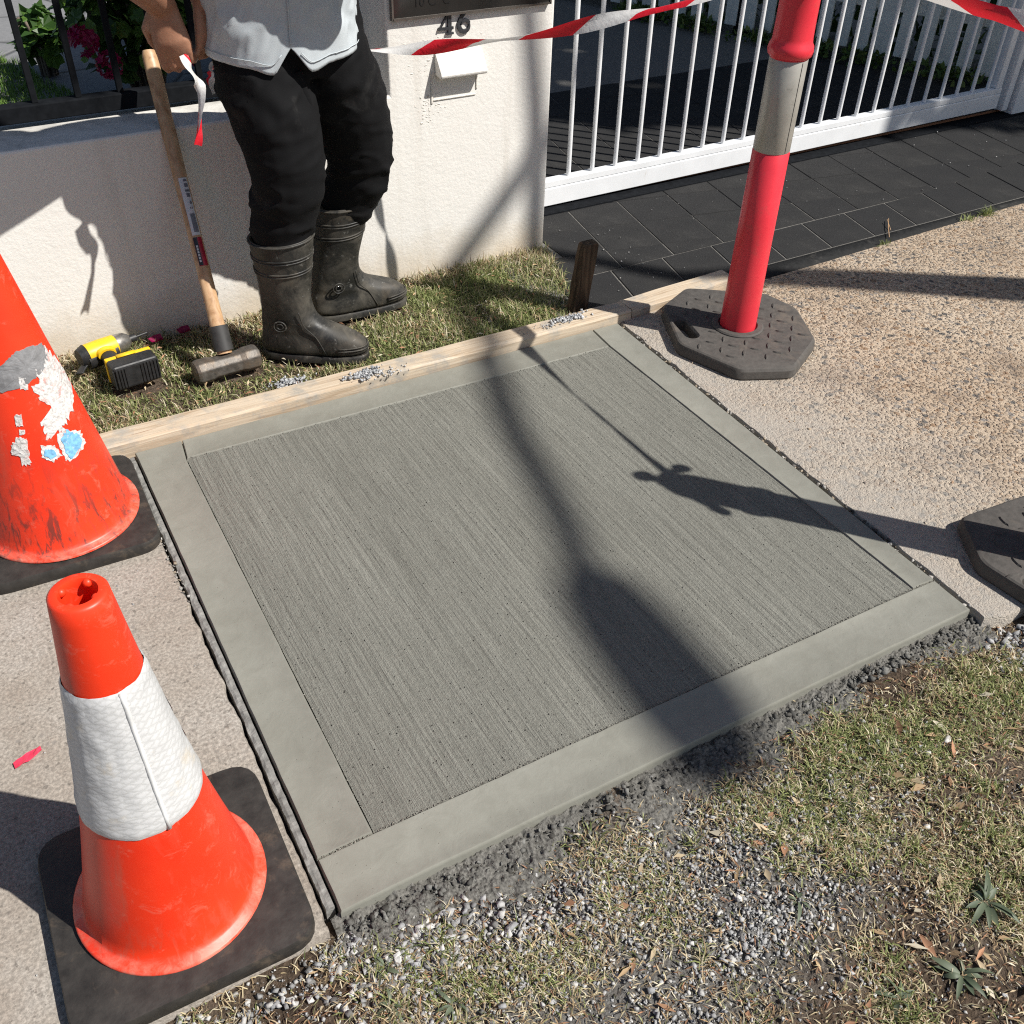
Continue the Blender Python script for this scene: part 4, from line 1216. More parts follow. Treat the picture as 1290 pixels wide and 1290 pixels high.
# ------------------------------------------------------------------ barrier tape
def ribbon(name, pts, width, mat, label, cat, group=None, twist=None, seed=0, k=14, u0=0.0):
    P = smooth_path(pts, k)
    base = V(P[0])
    vs, uvs, fs = [], [], []
    s = u0
    for i, p in enumerate(P):
        if i: s += (P[i] - P[i - 1]).length
        t = (P[min(i + 1, len(P) - 1)] - P[max(i - 1, 0)]).normalized()
        side = t.cross(V((0, 0, 1)))
        side = side.normalized() if side.length > 1e-3 else V((1, 0, 0))
        up = side.cross(t)
        a = twist(s) if twist else 0.0
        w = width * (0.62 + 0.38 * abs(math.sin(s * 7 + seed)))
        n = up * math.cos(a) + side * math.sin(a)
        m = side * math.cos(a) - up * math.sin(a)
        for q in (-1, -0.33, 0.33, 1):
            c = p + n * (w / 2 * q) + m * (0.006 * math.cos(q * 2.2 + s * 9)) - base
            vs.append(c); uvs.append((s, q * 0.5))
        if i:
            o_ = i * 4
            for q in range(3): fs.append((o_ - 4 + q, o_ - 3 + q, o_ + 1 + q, o_ + q))
    o = py_obj(name, vs, fs, mat, None, True, loc=base)
    uv = o.data.uv_layers.new(name='UVMap')
    for lp in o.data.loops: uv.data[lp.index].uv = uvs[lp.vertex_index]
    return tag(o, label, cat, group)
TP = 'red and white barrier tape'
ribbon('barrier_tape', [(1.975, 1.95, 1.03), (1.80, 2.09, 0.935), (1.66, 2.23, 0.875), (1.50, 2.385, 0.812), (1.405, 2.475, 0.785), (1.28, 2.59, 0.754), (1.165, 2.69, 0.735), (0.98, 2.70, 0.75), (0.80, 2.705, 0.742), (0.71, 2.70, 0.745), (0.695, 2.695, 0.72), (0.70, 2.69, 0.68)],
       0.036, M['tape'], 'twisted red and white tape crossing the pillar below the number 46', 'barrier tape', TP, twist=lambda s: 0.35 + 1.15 * math.sin(s * 6.1), seed=0.5, u0=0.03)
ribbon('barrier_tape', [(1.97, 1.95, 1.035), (1.957, 1.55, 1.026), (1.957, 1.2, 1.032), (1.975, 0.77, 1.045)],
       0.046, M['tape'], 'red and white tape at the upper right corner between the two bollards', 'barrier tape', TP, twist=lambda s: 0.3 + 0.8 * math.sin(s * 4.0 + 0.6), seed=1.4, u0=0.14)
def knot(loc, label):
    bm = bmesh.new()
    for k_ in range(3):
        a = k_ * 1.1
        tube(bm, smooth_path([(0.030 * math.cos(q + a), 0.030 * math.sin(q + a), 0.006 * math.sin(2 * q + a) + 0.006 * k_) for q in np.linspace(0, TAU, 10)], 2), [(0.009, 0.003)] * 19, 6, ref=(0, 0, 1))
    o = bm_obj('tape_knot', bm, M['tape'], None, True, loc=loc)
    tag(o, label, 'tape knot', TP)
knot((1.975, 1.96, 1.028), 'tape knotted round the neck of the far red bollard')
knot((1.985, 0.757, 1.028), 'tape knotted round the neck of the near bollard')
# scrap on the footpath
vs = []
for i in range(7):
    for j in range(3):
        u, v = i / 6 - 0.5, j / 2 - 0.5
        vs.append((u * 0.05, v * 0.02 * (1 - 0.5 * abs(u)) + 0.010 * u, 0.004 + 0.009 * abs(noise.noise(V((i * 0.9, j * 1.3, 4))))))
fs = [(i * 3 + j, i * 3 + j + 1, (i + 1) * 3 + j + 1, (i + 1) * 3 + j) for i in range(6) for j in range(2)]
o = py_obj('tape_scrap', vs, fs, M['pinktape'], None, False, loc=(-0.168, 1.362, 0.0))
o.rotation_euler = (0, 0, 0.1)
tag(o, 'crumpled pink scrap of tape lying on the old footpath', 'tape scrap')

# ------------------------------------------------------------------ sledgehammer
ham = thing('sledgehammer', 'sledgehammer with wooden handle standing on its head against the wall', 'sledgehammer', (0.55, 2.455, 0.0))
bm = bmesh.new()
loops = []
for x, s in ((-0.094, 0.022), (-0.090, 0.029), (-0.082, 0.032), (-0.052, 0.032), (-0.036, 0.0285), (0.036, 0.0285), (0.052, 0.032), (0.082, 0.032), (0.090, 0.029), (0.094, 0.022)):
    loops.append([(x, s * u * 0.98, 0.035 + s * v * 0.98) for u, v in ((1, 0.5), (0.5, 1), (-0.5, 1), (-1, 0.5), (-1, -0.5), (-0.5, -1), (0.5, -1), (1, -0.5))])
rings(bm, loops, True, True, True)
hd = bm_obj('hammer_head', bm, M['hammer'], ham, False, bevel=0.003)
hd.rotation_euler = (0, 0, math.radians(4))
hb, ht = V((0.0, 0.0, 0.05)), V((0.034, 0.405, 0.755))
hdv = (ht - hb)
def hp(t): return hb + hdv * t
bm = bmesh.new()
tube(bm, [hp(0.02), hp(0.10), hp(0.2), hp(0.45), hp(0.7), hp(0.93), hp(0.985), hp(1.0)], [(0.021, 0.016), (0.021, 0.016), (0.0195, 0.015), (0.0185, 0.0145), (0.0190, 0.0155), (0.0205, 0.0165), (0.0195, 0.0155), (0.016, 0.012)], 20, ref=(1, 0, 0))
hn = bm_obj('handle', bm, M['handle'], ham, True, sharp=50)
bm = bmesh.new()
tube(bm, [hp(0.03), hp(0.115)], [(0.0275, 0.024), (0.0265, 0.023)], 20, ref=(1, 0, 0))
bm_obj('rubber_collar', bm, M['rubber'], ham, True, sharp=50)
# flat labels wrapped on the camera side of the handle
fr_ = frames([hp(0.0), hp(1.0)], (1, 0, 0))[0]
def hlabel(t0, t1, a0, a1, mat, off, name, parent):
    vs = []
    n = 6
    for t in (t0, t1):
        for i in range(n + 1):
            a = a0 + (a1 - a0) * i / n
            vs.append(hp(t) + fr_[2] * ((0.0188 + off) * math.cos(a)) + fr_[3] * ((0.0152 + off) * math.sin(a)))
    return py_obj(name, vs, [(i, i + 1, n + 2 + i, n + 1 + i) for i in range(n)], mat, parent, True)
sg = 1 if fr_[3].y < 0 else -1
A0 = sg * math.pi / 2
def hl(t0, t1, w0, w1, mat, off, name, parent): return hlabel(t0, t1, A0 + sg * w0, A0 + sg * w1, mat, off, name, parent)
lab = hl(0.415, 0.60, -0.75, 0.5, M['label_white'], 0.0006, 'paper_label', hn)
def pr(t0, t1, w0, w1, mat=None): return hl(t0, t1, w0, w1, mat or M['label_grey'], 0.0009, 'label_print', lab)
for t0, t1, w0, w1 in ((0.588, 0.594, -0.65, -0.1), (0.57, 0.582, -0.65, -0.1), (0.555, 0.562, -0.7, -0.05), (0.538, 0.55, -0.6, -0.1), (0.515, 0.525, -0.6, -0.3), (0.50, 0.506, -0.55, -0.4), (0.50, 0.506, -0.3, -0.15), (0.425, 0.485, -0.6, 0.1)):
    pr(t0, t1, w0, w1)
lb = hl(0.315, 0.408, -0.75, 0.55, M['label_red'], 0.0006, 'brand_label', hn)
hl(0.317, 0.408, -0.02, 0.53, M['label_black'], 0.0009, 'label_print', lb)
for q in range(6):
    hl(0.328 + q * 0.0095, 0.335 + q * 0.0095, 0.12, 0.36, M['label_white'], 0.0012, 'label_print', lb)

# ------------------------------------------------------------------ impact driver lying on the grass
dr = thing('impact_driver', 'yellow and black cordless impact driver lying on the grass by the wall', 'cordless drill', (0.285, 2.54, 0.018))
# body axis along (0.86,0.1), handle towards the camera
ax = V((0.955, 0.28, 0.0)).normalized(); hx_ = V((0.12, -0.99, 0.0)).normalized(); up = V((0, 0, 1))
bc = V((-0.01, 0.125, 0.034))
bm = bmesh.new(); tube(bm, [bc - ax * 0.075, bc - ax * 0.06, bc - ax * 0.02, bc + ax * 0.025], [(0.026, 0.026), (0.031, 0.031), (0.031, 0.031), (0.029, 0.029)], 20)
bm_obj('motor_housing', bm, M['yellow'], dr, True, sharp=40)
bm = bmesh.new(); tube(bm, [bc - ax * 0.066 + hx_ * 0.007 - up * 0.010, bc + ax * 0.022 + hx_ * 0.007 - up * 0.010], [(0.0275, 0.0275)] * 2, 20)
bm_obj('lower_shell', bm, M['toolblack'], dr, True, sharp=40)
bm = bmesh.new(); tube(bm, [bc - ax * 0.083, bc - ax * 0.062], [(0.024, 0.024), (0.0325, 0.0325)], 20)
bm_obj('rear_cap', bm, M['toolblack'], dr, True, sharp=40)
bm = bmesh.new(); tube(bm, [bc + ax * 0.0255, bc + ax * 0.055, bc + ax * 0.068], [(0.0285, 0.0285), (0.025, 0.025), (0.016, 0.016)], 20)
bm_obj('nose_cone', bm, M['steel'], dr, True, sharp=40)
bm = bmesh.new(); tube(bm, [bc + ax * 0.0685, bc + ax * 0.088, bc + ax * 0.0885, bc + ax * 0.125], [(0.011, 0.011), (0.011, 0.011), (0.004, 0.004), (0.004, 0.004)], 12)
bm_obj('chuck', bm, M['toolblack'], dr, True, sharp=40)
bm = bmesh.new(); tube(bm, smooth_path([bc + V((0, 0, -0.002)) - ax * 0.01, bc + hx_ * 0.045 - ax * 0.012, bc + hx_ * 0.085 - ax * 0.008, bc + hx_ * 0.118], 4), [(0.022, 0.018)] * 13, 16, ref=ax)
bm_obj('grip', bm, M['toolblack'], dr, True, sharp=40)
for s0 in (0.028, 0.034):
    pass
bm = bmesh.new(); tube(bm, [bc + hx_ * 0.030 + up * 0.006 - ax * 0.013, bc + hx_ * 0.046 + up * 0.006 - ax * 0.013], [(0.0275, 0.019), (0.025, 0.0175)], 16, ref=ax)
bm_obj('grip_collar', bm, M['yellow'], dr, True, sharp=40)
def obox(bm, c, ux, uy, uz, hx, hy, hz):
    vs = [bm.verts.new(c + ux * (sx * hx) + uy * (sy * hy) + uz * (sz * hz)) for sz in (-1, 1) for sx, sy in ((-1, -1), (1, -1), (1, 1), (-1, 1))]
    for f in ((3, 2, 1, 0), (4, 5, 6, 7), (0, 1, 5, 4), (1, 2, 6, 5), (2, 3, 7, 6), (3, 0, 4, 7)): bm.faces.new([vs[i] for i in f])
bx = (ax + hx_ * 0.0).normalized(); bx = (bx - hx_ * bx.dot(hx_)).normalized()
bcen = bc + hx_ * 0.155 + bx * 0.020
bm = bmesh.new(); obox(bm, bcen + up * 0.0, bx, hx_, up, 0.062, 0.026, 0.036)
bat = bm_obj('battery', bm, M['toolblack'], dr, bevel=0.008, seg=3)
bm = bmesh.new(); obox(bm, bcen - hx_ * 0.033, bx, hx_, up, 0.063, 0.0065, 0.036)
bm_obj('battery_shoe', bm, M['yellow'], dr, bevel=0.004)
for q in range(6):
    bm = bmesh.new(); obox(bm, bcen + hx_ * 0.026 + bx * (0.014 + q * 0.009), bx, hx_, up, 0.0022, 0.003, 0.028)
    bm_obj('battery_rib', bm, M['toolblack'], bat, bevel=0.001)
for q in range(5):
    bm = bmesh.new(); obox(bm, bcen + hx_ * 0.026 - bx * (0.030 + q * 0.008), bx, hx_, up, 0.002, 0.003, 0.028)
    bm_obj('battery_rib', bm, M['toolblack'], bat, bevel=0.001)
bm = bmesh.new(); tube(bm, [bcen - hx_ * 0.03 + up * 0.0365 - bx * 0.03, bcen - hx_ * 0.03 + up * 0.0365 + bx * 0.02], [(0.009, 0.003)] * 2, 8, ref=hx_)
bm_obj('release_button', bm, M['yellow'], bat, True)
bm = bmesh.new(); tube(bm, smooth_path([bc - ax * 0.05 - hx_ * 0.0 + up * (-0.01), bc - ax * 0.085 + hx_ * 0.02 - up * 0.02, bc - ax * 0.10 + hx_ * 0.035 - up * 0.024], 4), [(0.012, 0.003)] * 9, 8, ref=hx_)
bm_obj('belt_hook', bm, M['toolblack'], dr, True)

# ------------------------------------------------------------------ the worker
man = thing('person', 'worker in pale grey polo, black trousers and muddy black gumboots holding tape', 'person', (0.85, 2.52, 0.0))
MO = V((0.85, 2.52, 0.0))
def W_(x, y, z): return V((x, y, z)) - MO
# --- trousers: one continuous skin
bm = bmesh.new()
def ell(path, rad, ref=(1, 0, 0), n=18): tube(bm, [W_(*p) for p in path], rad, n, ref=ref, round_end=False)
ell([(0.755, 2.49, 0.86), (0.755, 2.470, 0.77), (0.770, 2.440, 0.68), (0.780, 2.430, 0.58), (0.782, 2.438, 0.50), (0.772, 2.462, 0.44), (0.760, 2.472, 0.385), (0.757, 2.478, 0.33)],
    [(0.100, 0.118), (0.110, 0.122), (0.108, 0.114), (0.100, 0.098), (0.095, 0.090), (0.090, 0.085), (0.085, 0.080), (0.074, 0.072)])
ell([(0.93, 2.50, 0.86), (0.945, 2.50, 0.77), (0.985, 2.525, 0.68), (1.02, 2.555, 0.58), (1.037, 2.575, 0.50), (1.035, 2.590, 0.44), (1.012, 2.612, 0.385), (0.995, 2.625, 0.33)],
    [(0.098, 0.118), (0.110, 0.120), (0.112, 0.110), (0.102, 0.100), (0.094, 0.094), (0.086, 0.087), (0.079, 0.080), (0.070, 0.072)])
ell([(0.845, 2.495, 0.78), (0.843, 2.49, 0.86), (0.84, 2.485, 0.94)], [(0.150, 0.118), (0.188, 0.13), (0.180, 0.125)])
tm = remeshed(bm, 0.007, 9, 0.5, 'trousers')
def wr(c, n):
    w = c + MO
    d = 0.004 * noise.noise(V((w.x * 5, w.y * 5, w.z * 9))) + 0.0045 * (abs(noise.noise(V((w.x * 11 + w.z * 9, w.y * 11, w.z * 20)))) - 0.25) + 0.002 * noise.noise(V((w.x * 24 - w.z * 18, w.y * 24, w.z * 40)))
    f = 1.0 if w.z < 0.5 else 0.7
    sx_ = 1 if w.x < 0.88 else -1
    q1 = V((w.x * 5 + w.z * 7 * sx_, w.y * 5, w.z * 15 - w.x * 6 * sx_))
    rg = (1 - min(1, abs(noise.noise(q1)) * 4.2)) ** 2
    wt = 0.35 + 0.65 * max(0, 1 - abs(w.z - 0.47) / 0.16) + 0.5 * max(0, 1 - abs(w.z - 0.75) / 0.10)
    d += 0.0085 * (rg - 0.25) * wt
    g_ = 0.0018 * math.sin(w.z * 80 + 3 * noise.noise(V((w.x * 9, w.y * 9, 1)))) * max(0, 1 - abs(w.z - 0.42) / 0.09)
    g2 = 0.0025 * math.sin((w.z + (w.x - 0.85) * (1.1 if w.x < 0.87 else -1.1)) * 62) * max(0, 1 - abs(w.z - 0.72) / 0.10)
    return d * f + g_ + g2
displace(tm, wr)
trs = link_mesh('trousers', tm, M['trouser'], man, True)
# fly crease flap, cargo zip and pull
bm = bmesh.new(); tube(bm, [W_(0.815, 2.366, 0.80), W_(0.822, 2.366, 0.755), W_(0.836, 2.374, 0.70)], [(0.012, 0.004)] * 3, 8, ref=(1, 0, 0), round_end=True)
bm_obj('fly_flap', bm, M['trouser'], trs, True)
bm = bmesh.new(); tube(bm, [W_(0.808, 2.358, 0.528), W_(0.8095, 2.354, 0.512), W_(0.811, 2.356, 0.497)], [(0.0028, 0.0018)] * 3, 8, ref=(1, 0, 0))
bm_obj('zip_pull', bm, M['zip'], trs, True)
bm = bmesh.new(); tube(bm, [W_(0.75, 2.362, 0.525), W_(0.80, 2.360, 0.530)], [(0.002, 0.0035)] * 2, 6, ref=(0, 1, 0))
bm_obj('knee_zip', bm, M['black'], trs, True)
# --- gumboots
def boot(ankle, ang_, shaft, label=None):
    b = None
    ca, sa = math.cos(ang_), math.sin(ang_)
    def P(u, v, z, sx=0, sy=0): return V((ankle[0] + u * ca - v * sa + sx, ankle[1] + u * sa + v * ca + sy, z)) - MO
    # (z, heel u, toe u, half width, front narrowing, shaft blend)
    secs = [(0.020, -0.083, 0.222, 0.048), (0.035, -0.084, 0.224, 0.0495), (0.052, -0.082, 0.220, 0.0495), (0.068, -0.080, 0.208, 0.048), (0.082, -0.079, 0.186, 0.046), (0.094, -0.078, 0.155, 0.045), (0.106, -0.076, 0.120, 0.045), (0.122, -0.073, 0.092, 0.046), (0.142, -0.070, 0.076, 0.049), (0.170, -0.070, 0.070, 0.054)]
    loops = []
    N = 40
    for z, h0, t0, hw in secs:
        c, hl_ = (h0 + t0) / 2, (t0 - h0) / 2
        L = []
        for i in range(N):
            a = TAU * i / N
            e = 2.5 if z < 0.09 else 2.15
            cu = math.copysign(abs(math.cos(a)) ** (2 / e), math.cos(a)); cv = math.copysign(abs(math.sin(a)) ** (2 / e), math.sin(a))
            w = hw * (1.0 + 0.10 * max(0, cu) * (1 if z < 0.09 else 0) - 0.14 * (1 - abs(cu)) * (1 if z < 0.09 else 0) * (0.5 - cu * 0.3))
            L.append(P(c + hl_ * cu, w * cv, z))
        loops.append(L)
    sx1, sy1 = shaft[0] - ankle[0], shaft[1] - ankle[1]
    for z, ru, rv in ((0.20, 0.070, 0.060), (0.24, 0.074, 0.066), (0.28, 0.079, 0.072), (0.32, 0.083, 0.078), (0.355, 0.086, 0.082), (0.372, 0.087, 0.083)):
        t = (z - 0.17) / 0.2
        loops.append([P(ru * math.cos(TAU * i / N), rv * math.sin(TAU * i / N), z + (0.006 * math.cos(TAU * i / N) if z > 0.35 else 0), sx1 * t, sy1 * t) for i in range(N)])
    z = 0.360
    loops.append([P(0.082 * math.cos(TAU * i / N), 0.078 * math.sin(TAU * i / N), 0.370 + 0.006 * math.cos(TAU * i / N), sx1, sy1) for i in range(N)])
    loops.append([P(0.078 * math.cos(TAU * i / N), 0.074 * math.sin(TAU * i / N), 0.31, sx1 * 0.8, sy1 * 0.8) for i in range(N)])
    bm = bmesh.new(); rings(bm, loops, True, True, True)
    me = bpy.data.meshes.new('gumboot'); bmesh.ops.recalc_face_normals(bm, faces=bm.faces); bm.to_mesh(me); bm.free()
    b = link_mesh('gumboot', me, M['boot'], man, True)
    md = b.modifiers.new('sub', 'SUBSURF'); md.levels = 1; md.render_levels = 1
    def wrk(c, n):
        z_ = c.z
        k_ = max(0, 1 - abs(z_ - 0.13) / 0.06)
        return 0.0035 * k_ * math.sin(z_ * 190 + 5 * noise.noise(c * 12)) + 0.0022 * noise.noise(c * 22)
    displace(me, wrk)
    # sole with heel
    bm = bmesh.new(); sl_ = []
    for z, o_ in ((0.0, -0.003), (0.004, 0.001), (0.020, 0.0015), (0.0235, -0.001)):
        L = []
        for i in range(N):
            a = TAU * i / N
            cu = math.copysign(abs(math.cos(a)) ** 0.8, math.cos(a)); cv = math.copysign(abs(math.sin(a)) ** 0.8, math.sin(a))
            w = 0.050 * (1.0 + 0.10 * max(0, cu) - 0.14 * (1 - abs(cu)) * (0.5 - cu * 0.3)) + o_
            L.append(P(0.0695 + (0.1525 + o_) * cu, w * cv, z + (0.008 if z == 0.0 and -0.35 < cu < -0.05 else 0)))
        sl_.append(L)
    rings(bm, sl_, True, True, True)
    bm_obj('boot_sole', bm, M['boot'], b, True, sharp=40)
    # raised trim bands at the top and round the toe
    for z, r in ((0.364, 0.0035), (0.322, 0.0026), (0.314, 0.0026), (0.282, 0.0026), (0.274, 0.0026)):
        t = (z - 0.17) / 0.2
        ru = 0.070 + (z - 0.2) / 0.155 * 0.0165; rv = 0.060 + (z - 0.2) / 0.155 * 0.0225
        ru += 0.0005; rv += 0.0005
        pts = [P(ru * math.cos(TAU * i / 36), rv * math.sin(TAU * i / 36), z + (0.006 * math.cos(TAU * i / 36) if z > 0.35 else 0.003 * math.cos(TAU * i / 36)), sx1 * t, sy1 * t) for i in range(37)]
        bm = bmesh.new(); tube(bm, pts, r, 6, ref=(0, 0, 1)); bm_obj('trim_band', bm, M['boot'], b, True)
    # toe cap ridge
    for k_, (zz, sc) in enumerate(((0.044, 1.0), (0.052, 0.985))):
        pts = []
        for i in range(15):
            a = -1.15 + 2.3 * i / 14
            cu = math.copysign(abs(math.cos(a)) ** 0.8, math.cos(a)); cv = math.copysign(abs(math.sin(a)) ** 0.8, math.sin(a))
            pts.append(P(0.069 + 0.154 * cu * sc, 0.0545 * cv, zz))
        bm = bmesh.new(); tube(bm, pts, 0.0024, 6, ref=(0, 0, 1)); bm_obj('toe_ridge', bm, M['boot'], b, True)
    # ankle boss
    bm = bmesh.new()
    for r in (0.017, 0.009):
        tube(bm, [P(-0.012 + r * math.cos(q), -0.0525 - 0.0 * q, 0.118 + r * 0.9 * math.sin(q)) for q in np.linspace(0, TAU, 21)], 0.0022, 6, ref=(0, 1, 0))
    bm_obj('ankle_boss', bm, M['boot'], b, True)
    # side seam
    bm = bmesh.new(); tube(bm, smooth_path([P(0.045, -0.052, 0.165, sx1 * 0.0, sy1 * 0.0), P(0.055, -0.048, 0.12), P(0.085, -0.046, 0.085), P(0.11, -0.0505, 0.035)], 4), 0.0016, 6); bm_obj('boot_seam', bm, M['boot'], b, True)
    return b
boot((0.748, 2.478), math.radians(-33), (0.756, 2.474))
boot((0.957, 2.633), math.radians(-2), (0.990, 2.628))

# --- body: head, neck, trunk, arms and hands as one skin
bm = bmesh.new()
def seg(path, rad, ref=(1, 0, 0), n=16): tube(bm, [W_(*p) for p in path], rad, n, ref=ref, round_end=True)
seg([(0.84, 2.49, 0.86), (0.832, 2.475, 1.0), (0.815, 2.38, 1.2), (0.80, 2.30, 1.33), (0.79, 2.26, 1.39)], [(0.155, 0.10), (0.15, 0.10), (0.165, 0.105), (0.15, 0.09), (0.08, 0.06)])
seg([(0.79, 2.27, 1.37), (0.77, 2.20, 1.47)], [(0.056, 0.058), (0.052, 0.056)])
hc = (0.75, 2.155, 1.54)                                       # head looks down at the hands
seg([(hc[0] + 0.008, hc[1] + 0.012, hc[2] - 0.05), (hc[0], hc[1], hc[2] + 0.01), (hc[0] + 0.004, hc[1] + 0.014, hc[2] + 0.05)], [(0.064, 0.080), (0.074, 0.096), (0.066, 0.082)])
fd = V((-0.40, -0.70, -0.60)).normalized()                       # facing direction
fs_ = fd.cross(V((0, 0, 1))).normalized(); fu = fs_.cross(fd)
H0 = V(hc)
def face(f, s, u): q = H0 + fd * f + fs_ * s + fu * u; return (q.x, q.y, q.z)
seg([face(0.082, 0, 0.012), face(0.102, 0, -0.014), face(0.108, 0, -0.028)], [(0.010, 0.010), (0.013, 0.012), (0.015, 0.012)])          # nose
seg([face(0.06, 0, -0.085), face(0.075, 0, -0.095)], [(0.03, 0.02), (0.024, 0.018)])                                                    # chin
seg([face(0.086, -0.02, -0.056), face(0.093, 0, -0.054), face(0.086, 0.02, -0.056)], [0.007, 0.009, 0.007])                             # lips
seg([face(0.082, -0.035, 0.03), face(0.09, 0, 0.03), face(0.082, 0.035, 0.03)], [0.010, 0.010, 0.010])                                  # brow
for s in (-1, 1):
    seg([face(-0.005, s * 0.077, 0.02), face(-0.012, s * 0.084, 0.0), face(-0.005, s * 0.078, -0.024)], [(0.010, 0.016), (0.008, 0.019), (0.007, 0.011)])
# right arm (picture left): elbow out, forearm down to the hand
sh = (0.625, 2.31, 1.315); el = (0.40, 2.30, 1.125); wrt = (0.556, 2.48, 0.942)
seg([sh, (0.52, 2.30, 1.225), el], [(0.058, 0.06), (0.05, 0.052), (0.042, 0.044)])
seg([el, (0.435, 2.34, 1.075), (0.508, 2.425, 0.998), wrt], [(0.043, 0.043), (0.049, 0.047), (0.042, 0.039), (0.032, 0.028)])
# left arm crosses the belly to the right side
sl2 = (0.97, 2.31, 1.315); el2 = (1.0, 2.215, 1.11); wr2 = (0.648, 2.49, 0.947)
seg([sl2, (1.005, 2.27, 1.22), el2], [(0.058, 0.06), (0.05, 0.052), (0.042, 0.044)])
seg([el2, (0.92, 2.235, 1.092), (0.75, 2.335, 1.06), wr2], [(0.043, 0.043), (0.046, 0.044), (0.037, 0.034), (0.029, 0.026)])
def hand(wr_, d, nrm, thumb, curl, sc=1.0):
    """d: palm direction, nrm: direction the back of the hand faces, thumb: side of the thumb"""
    w = V(wr_); d = V(d).normalized(); nrm = V(nrm); nrm = (nrm - d * nrm.dot(d)).normalized(); th = d.cross(nrm) * thumb
    q = lambda f, s, n: tuple(w + d * (f * sc) + th * (s * sc) + nrm * (n * sc))
    seg([q(-0.01, 0, 0), q(0.03, 0.002, 0.002), q(0.07, 0.0, 0.004), q(0.088, -0.002, 0.0)], [(0.028 * sc, 0.019 * sc), (0.037 * sc, 0.020 * sc), (0.042 * sc, 0.018 * sc), (0.040 * sc, 0.014 * sc)], ref=th)
    for s, L, r, c_ in ((0.031, 0.90, 0.0092, 0.9), (0.010, 1.0, 0.0098, 1.0), (-0.011, 0.94, 0.0093, 1.05), (-0.031, 0.76, 0.0082, 1.15)):
        k_ = curl * c_
        p = [0.083, s, 0.004]; a = 0.25 * k_
        pts = [q(*p)]
        for l_, da in ((0.042 * L, 0.75 * k_), (0.027 * L, 0.9 * k_), (0.022 * L, 0.5 * k_)):
            p = [p[0] + l_ * math.cos(a), p[1], p[2] - l_ * math.sin(a)]; pts.append(q(*p)); a += da
        seg(pts, [r * sc * 1.08, r * sc, r * sc * 0.94, r * sc * 0.82], n=10)
    seg([q(0.012, 0.024, -0.004), q(0.045, 0.050, -0.016), q(0.074, 0.050, -0.032), q(0.094, 0.040, -0.040)], [0.015 * sc, 0.0125 * sc, 0.0105 * sc, 0.0085 * sc], n=10)
hand(wrt, (0.08, -0.05, -1.0), (-0.45, -0.95, 0.0), 1, 1.15, 1.06)
hand(wr2, (-0.06, 0.02, -1.0), (0.55, -0.6, 0.1), -1, 1.2, 1.0)
bmh = remeshed(bm, 0.0048, 4, 0.45, 'body')
link_mesh('body', bmh, M['skin'], man, True)
for s in (-1, 1):
    bm = bmesh.new(); bmesh.ops.create_uvsphere(bm, u_segments=12, v_segments=8, radius=0.011, matrix=Matrix.Translation(V(face(0.083, s * 0.03, 0.006)) - MO))
    bm_obj('eye', bm, M['eye'], man, True)
bm = bmesh.new()
tube(bm, [W_(hc[0] + 0.012, hc[1] + 0.03, hc[2] - 0.02), W_(hc[0] + 0.008, hc[1] + 0.022, hc[2] + 0.025), W_(hc[0] + 0.008, hc[1] + 0.024, hc[2] + 0.062)], [(0.074, 0.080), (0.081, 0.094), (0.068, 0.078)], 24, ref=(1, 0, 0), round_end=True)
bm_obj('hair', bm, M['hair'], man, True)
# --- polo shirt: lofted shell with a split hem at the placket
N = 160
def shirt_ring(z, cx, cy, a, b, amp):
    L = []
    for i in range(N):
        th = TAU * i / N - math.pi / 2 - 0.17    # starts at the front centre
        r = 1 + amp * (0.6 * noise.noise(V((math.cos(th) * 2.2, math.sin(th) * 2.2, z * 9))) + 0.4 * noise.noise(V((math.cos(th) * 5 + z * 12, math.sin(th) * 5, z * 17))))
        fold = amp * 0.55 * math.sin(z * 55 + 9 * math.cos(th)) * max(0, 1 - abs(z - 0.95) / 0.12)
        L.append(W_(cx + (a * math.cos(th)) * (r + fold), cy + (b * math.sin(th)) * (r + fold), z))
    return L
prof = [(0.838, 0.825, 2.484, 0.192, 0.150), (0.855, 0.825, 2.484, 0.193, 0.150), (0.872, 0.825, 2.483, 0.191, 0.149), (0.892, 0.825, 2.481, 0.190, 0.148), (0.92, 0.825, 2.478, 0.188, 0.146), (0.945, 0.825, 2.474, 0.187, 0.145), (0.97, 0.824, 2.469, 0.187, 0.144), (1.0, 0.823, 2.462, 0.188, 0.143), (1.06, 0.82, 2.442, 0.190, 0.140), (1.12, 0.816, 2.415, 0.193, 0.137), (1.2, 0.81, 2.378, 0.196, 0.132), (1.27, 0.804, 2.342, 0.192, 0.124), (1.325, 0.798, 2.312, 0.172, 0.110), (1.36, 0.794, 2.292, 0.132, 0.092), (1.385, 0.79, 2.278, 0.085, 0.074), (1.405, 0.786, 2.266, 0.066, 0.066)]
pz = [p[0] for p in prof]
zs = list(np.linspace(prof[0][0], 1.06, 46)) + list(np.linspace(1.075, prof[-1][0], 26))
bm = bmesh.new()
loops = []
def drape(th, z):
    # soft folds hanging from the chest towards the hem, plus fine creases
    s1 = math.sin(th * 5.0 + (z - 0.85) * 26 + 1.6 * noise.noise(V((math.cos(th) * 2, math.sin(th) * 2, z * 5))))
    s2 = noise.noise(V((math.cos(th) * 4 + z * 11, math.sin(th) * 4, z * 9)))
    s3 = 1 - 2 * abs(noise.noise(V((math.cos(th) * 6 - z * 16, math.sin(th) * 6 + 3, z * 14))))
    low = max(0.0, min(1.0, (z - 0.845) / 0.05))
    return (0.004 * s1 + 0.007 * s2 + 0.0065 * (s3 - 0.5)) * (0.35 + 0.65 * low)
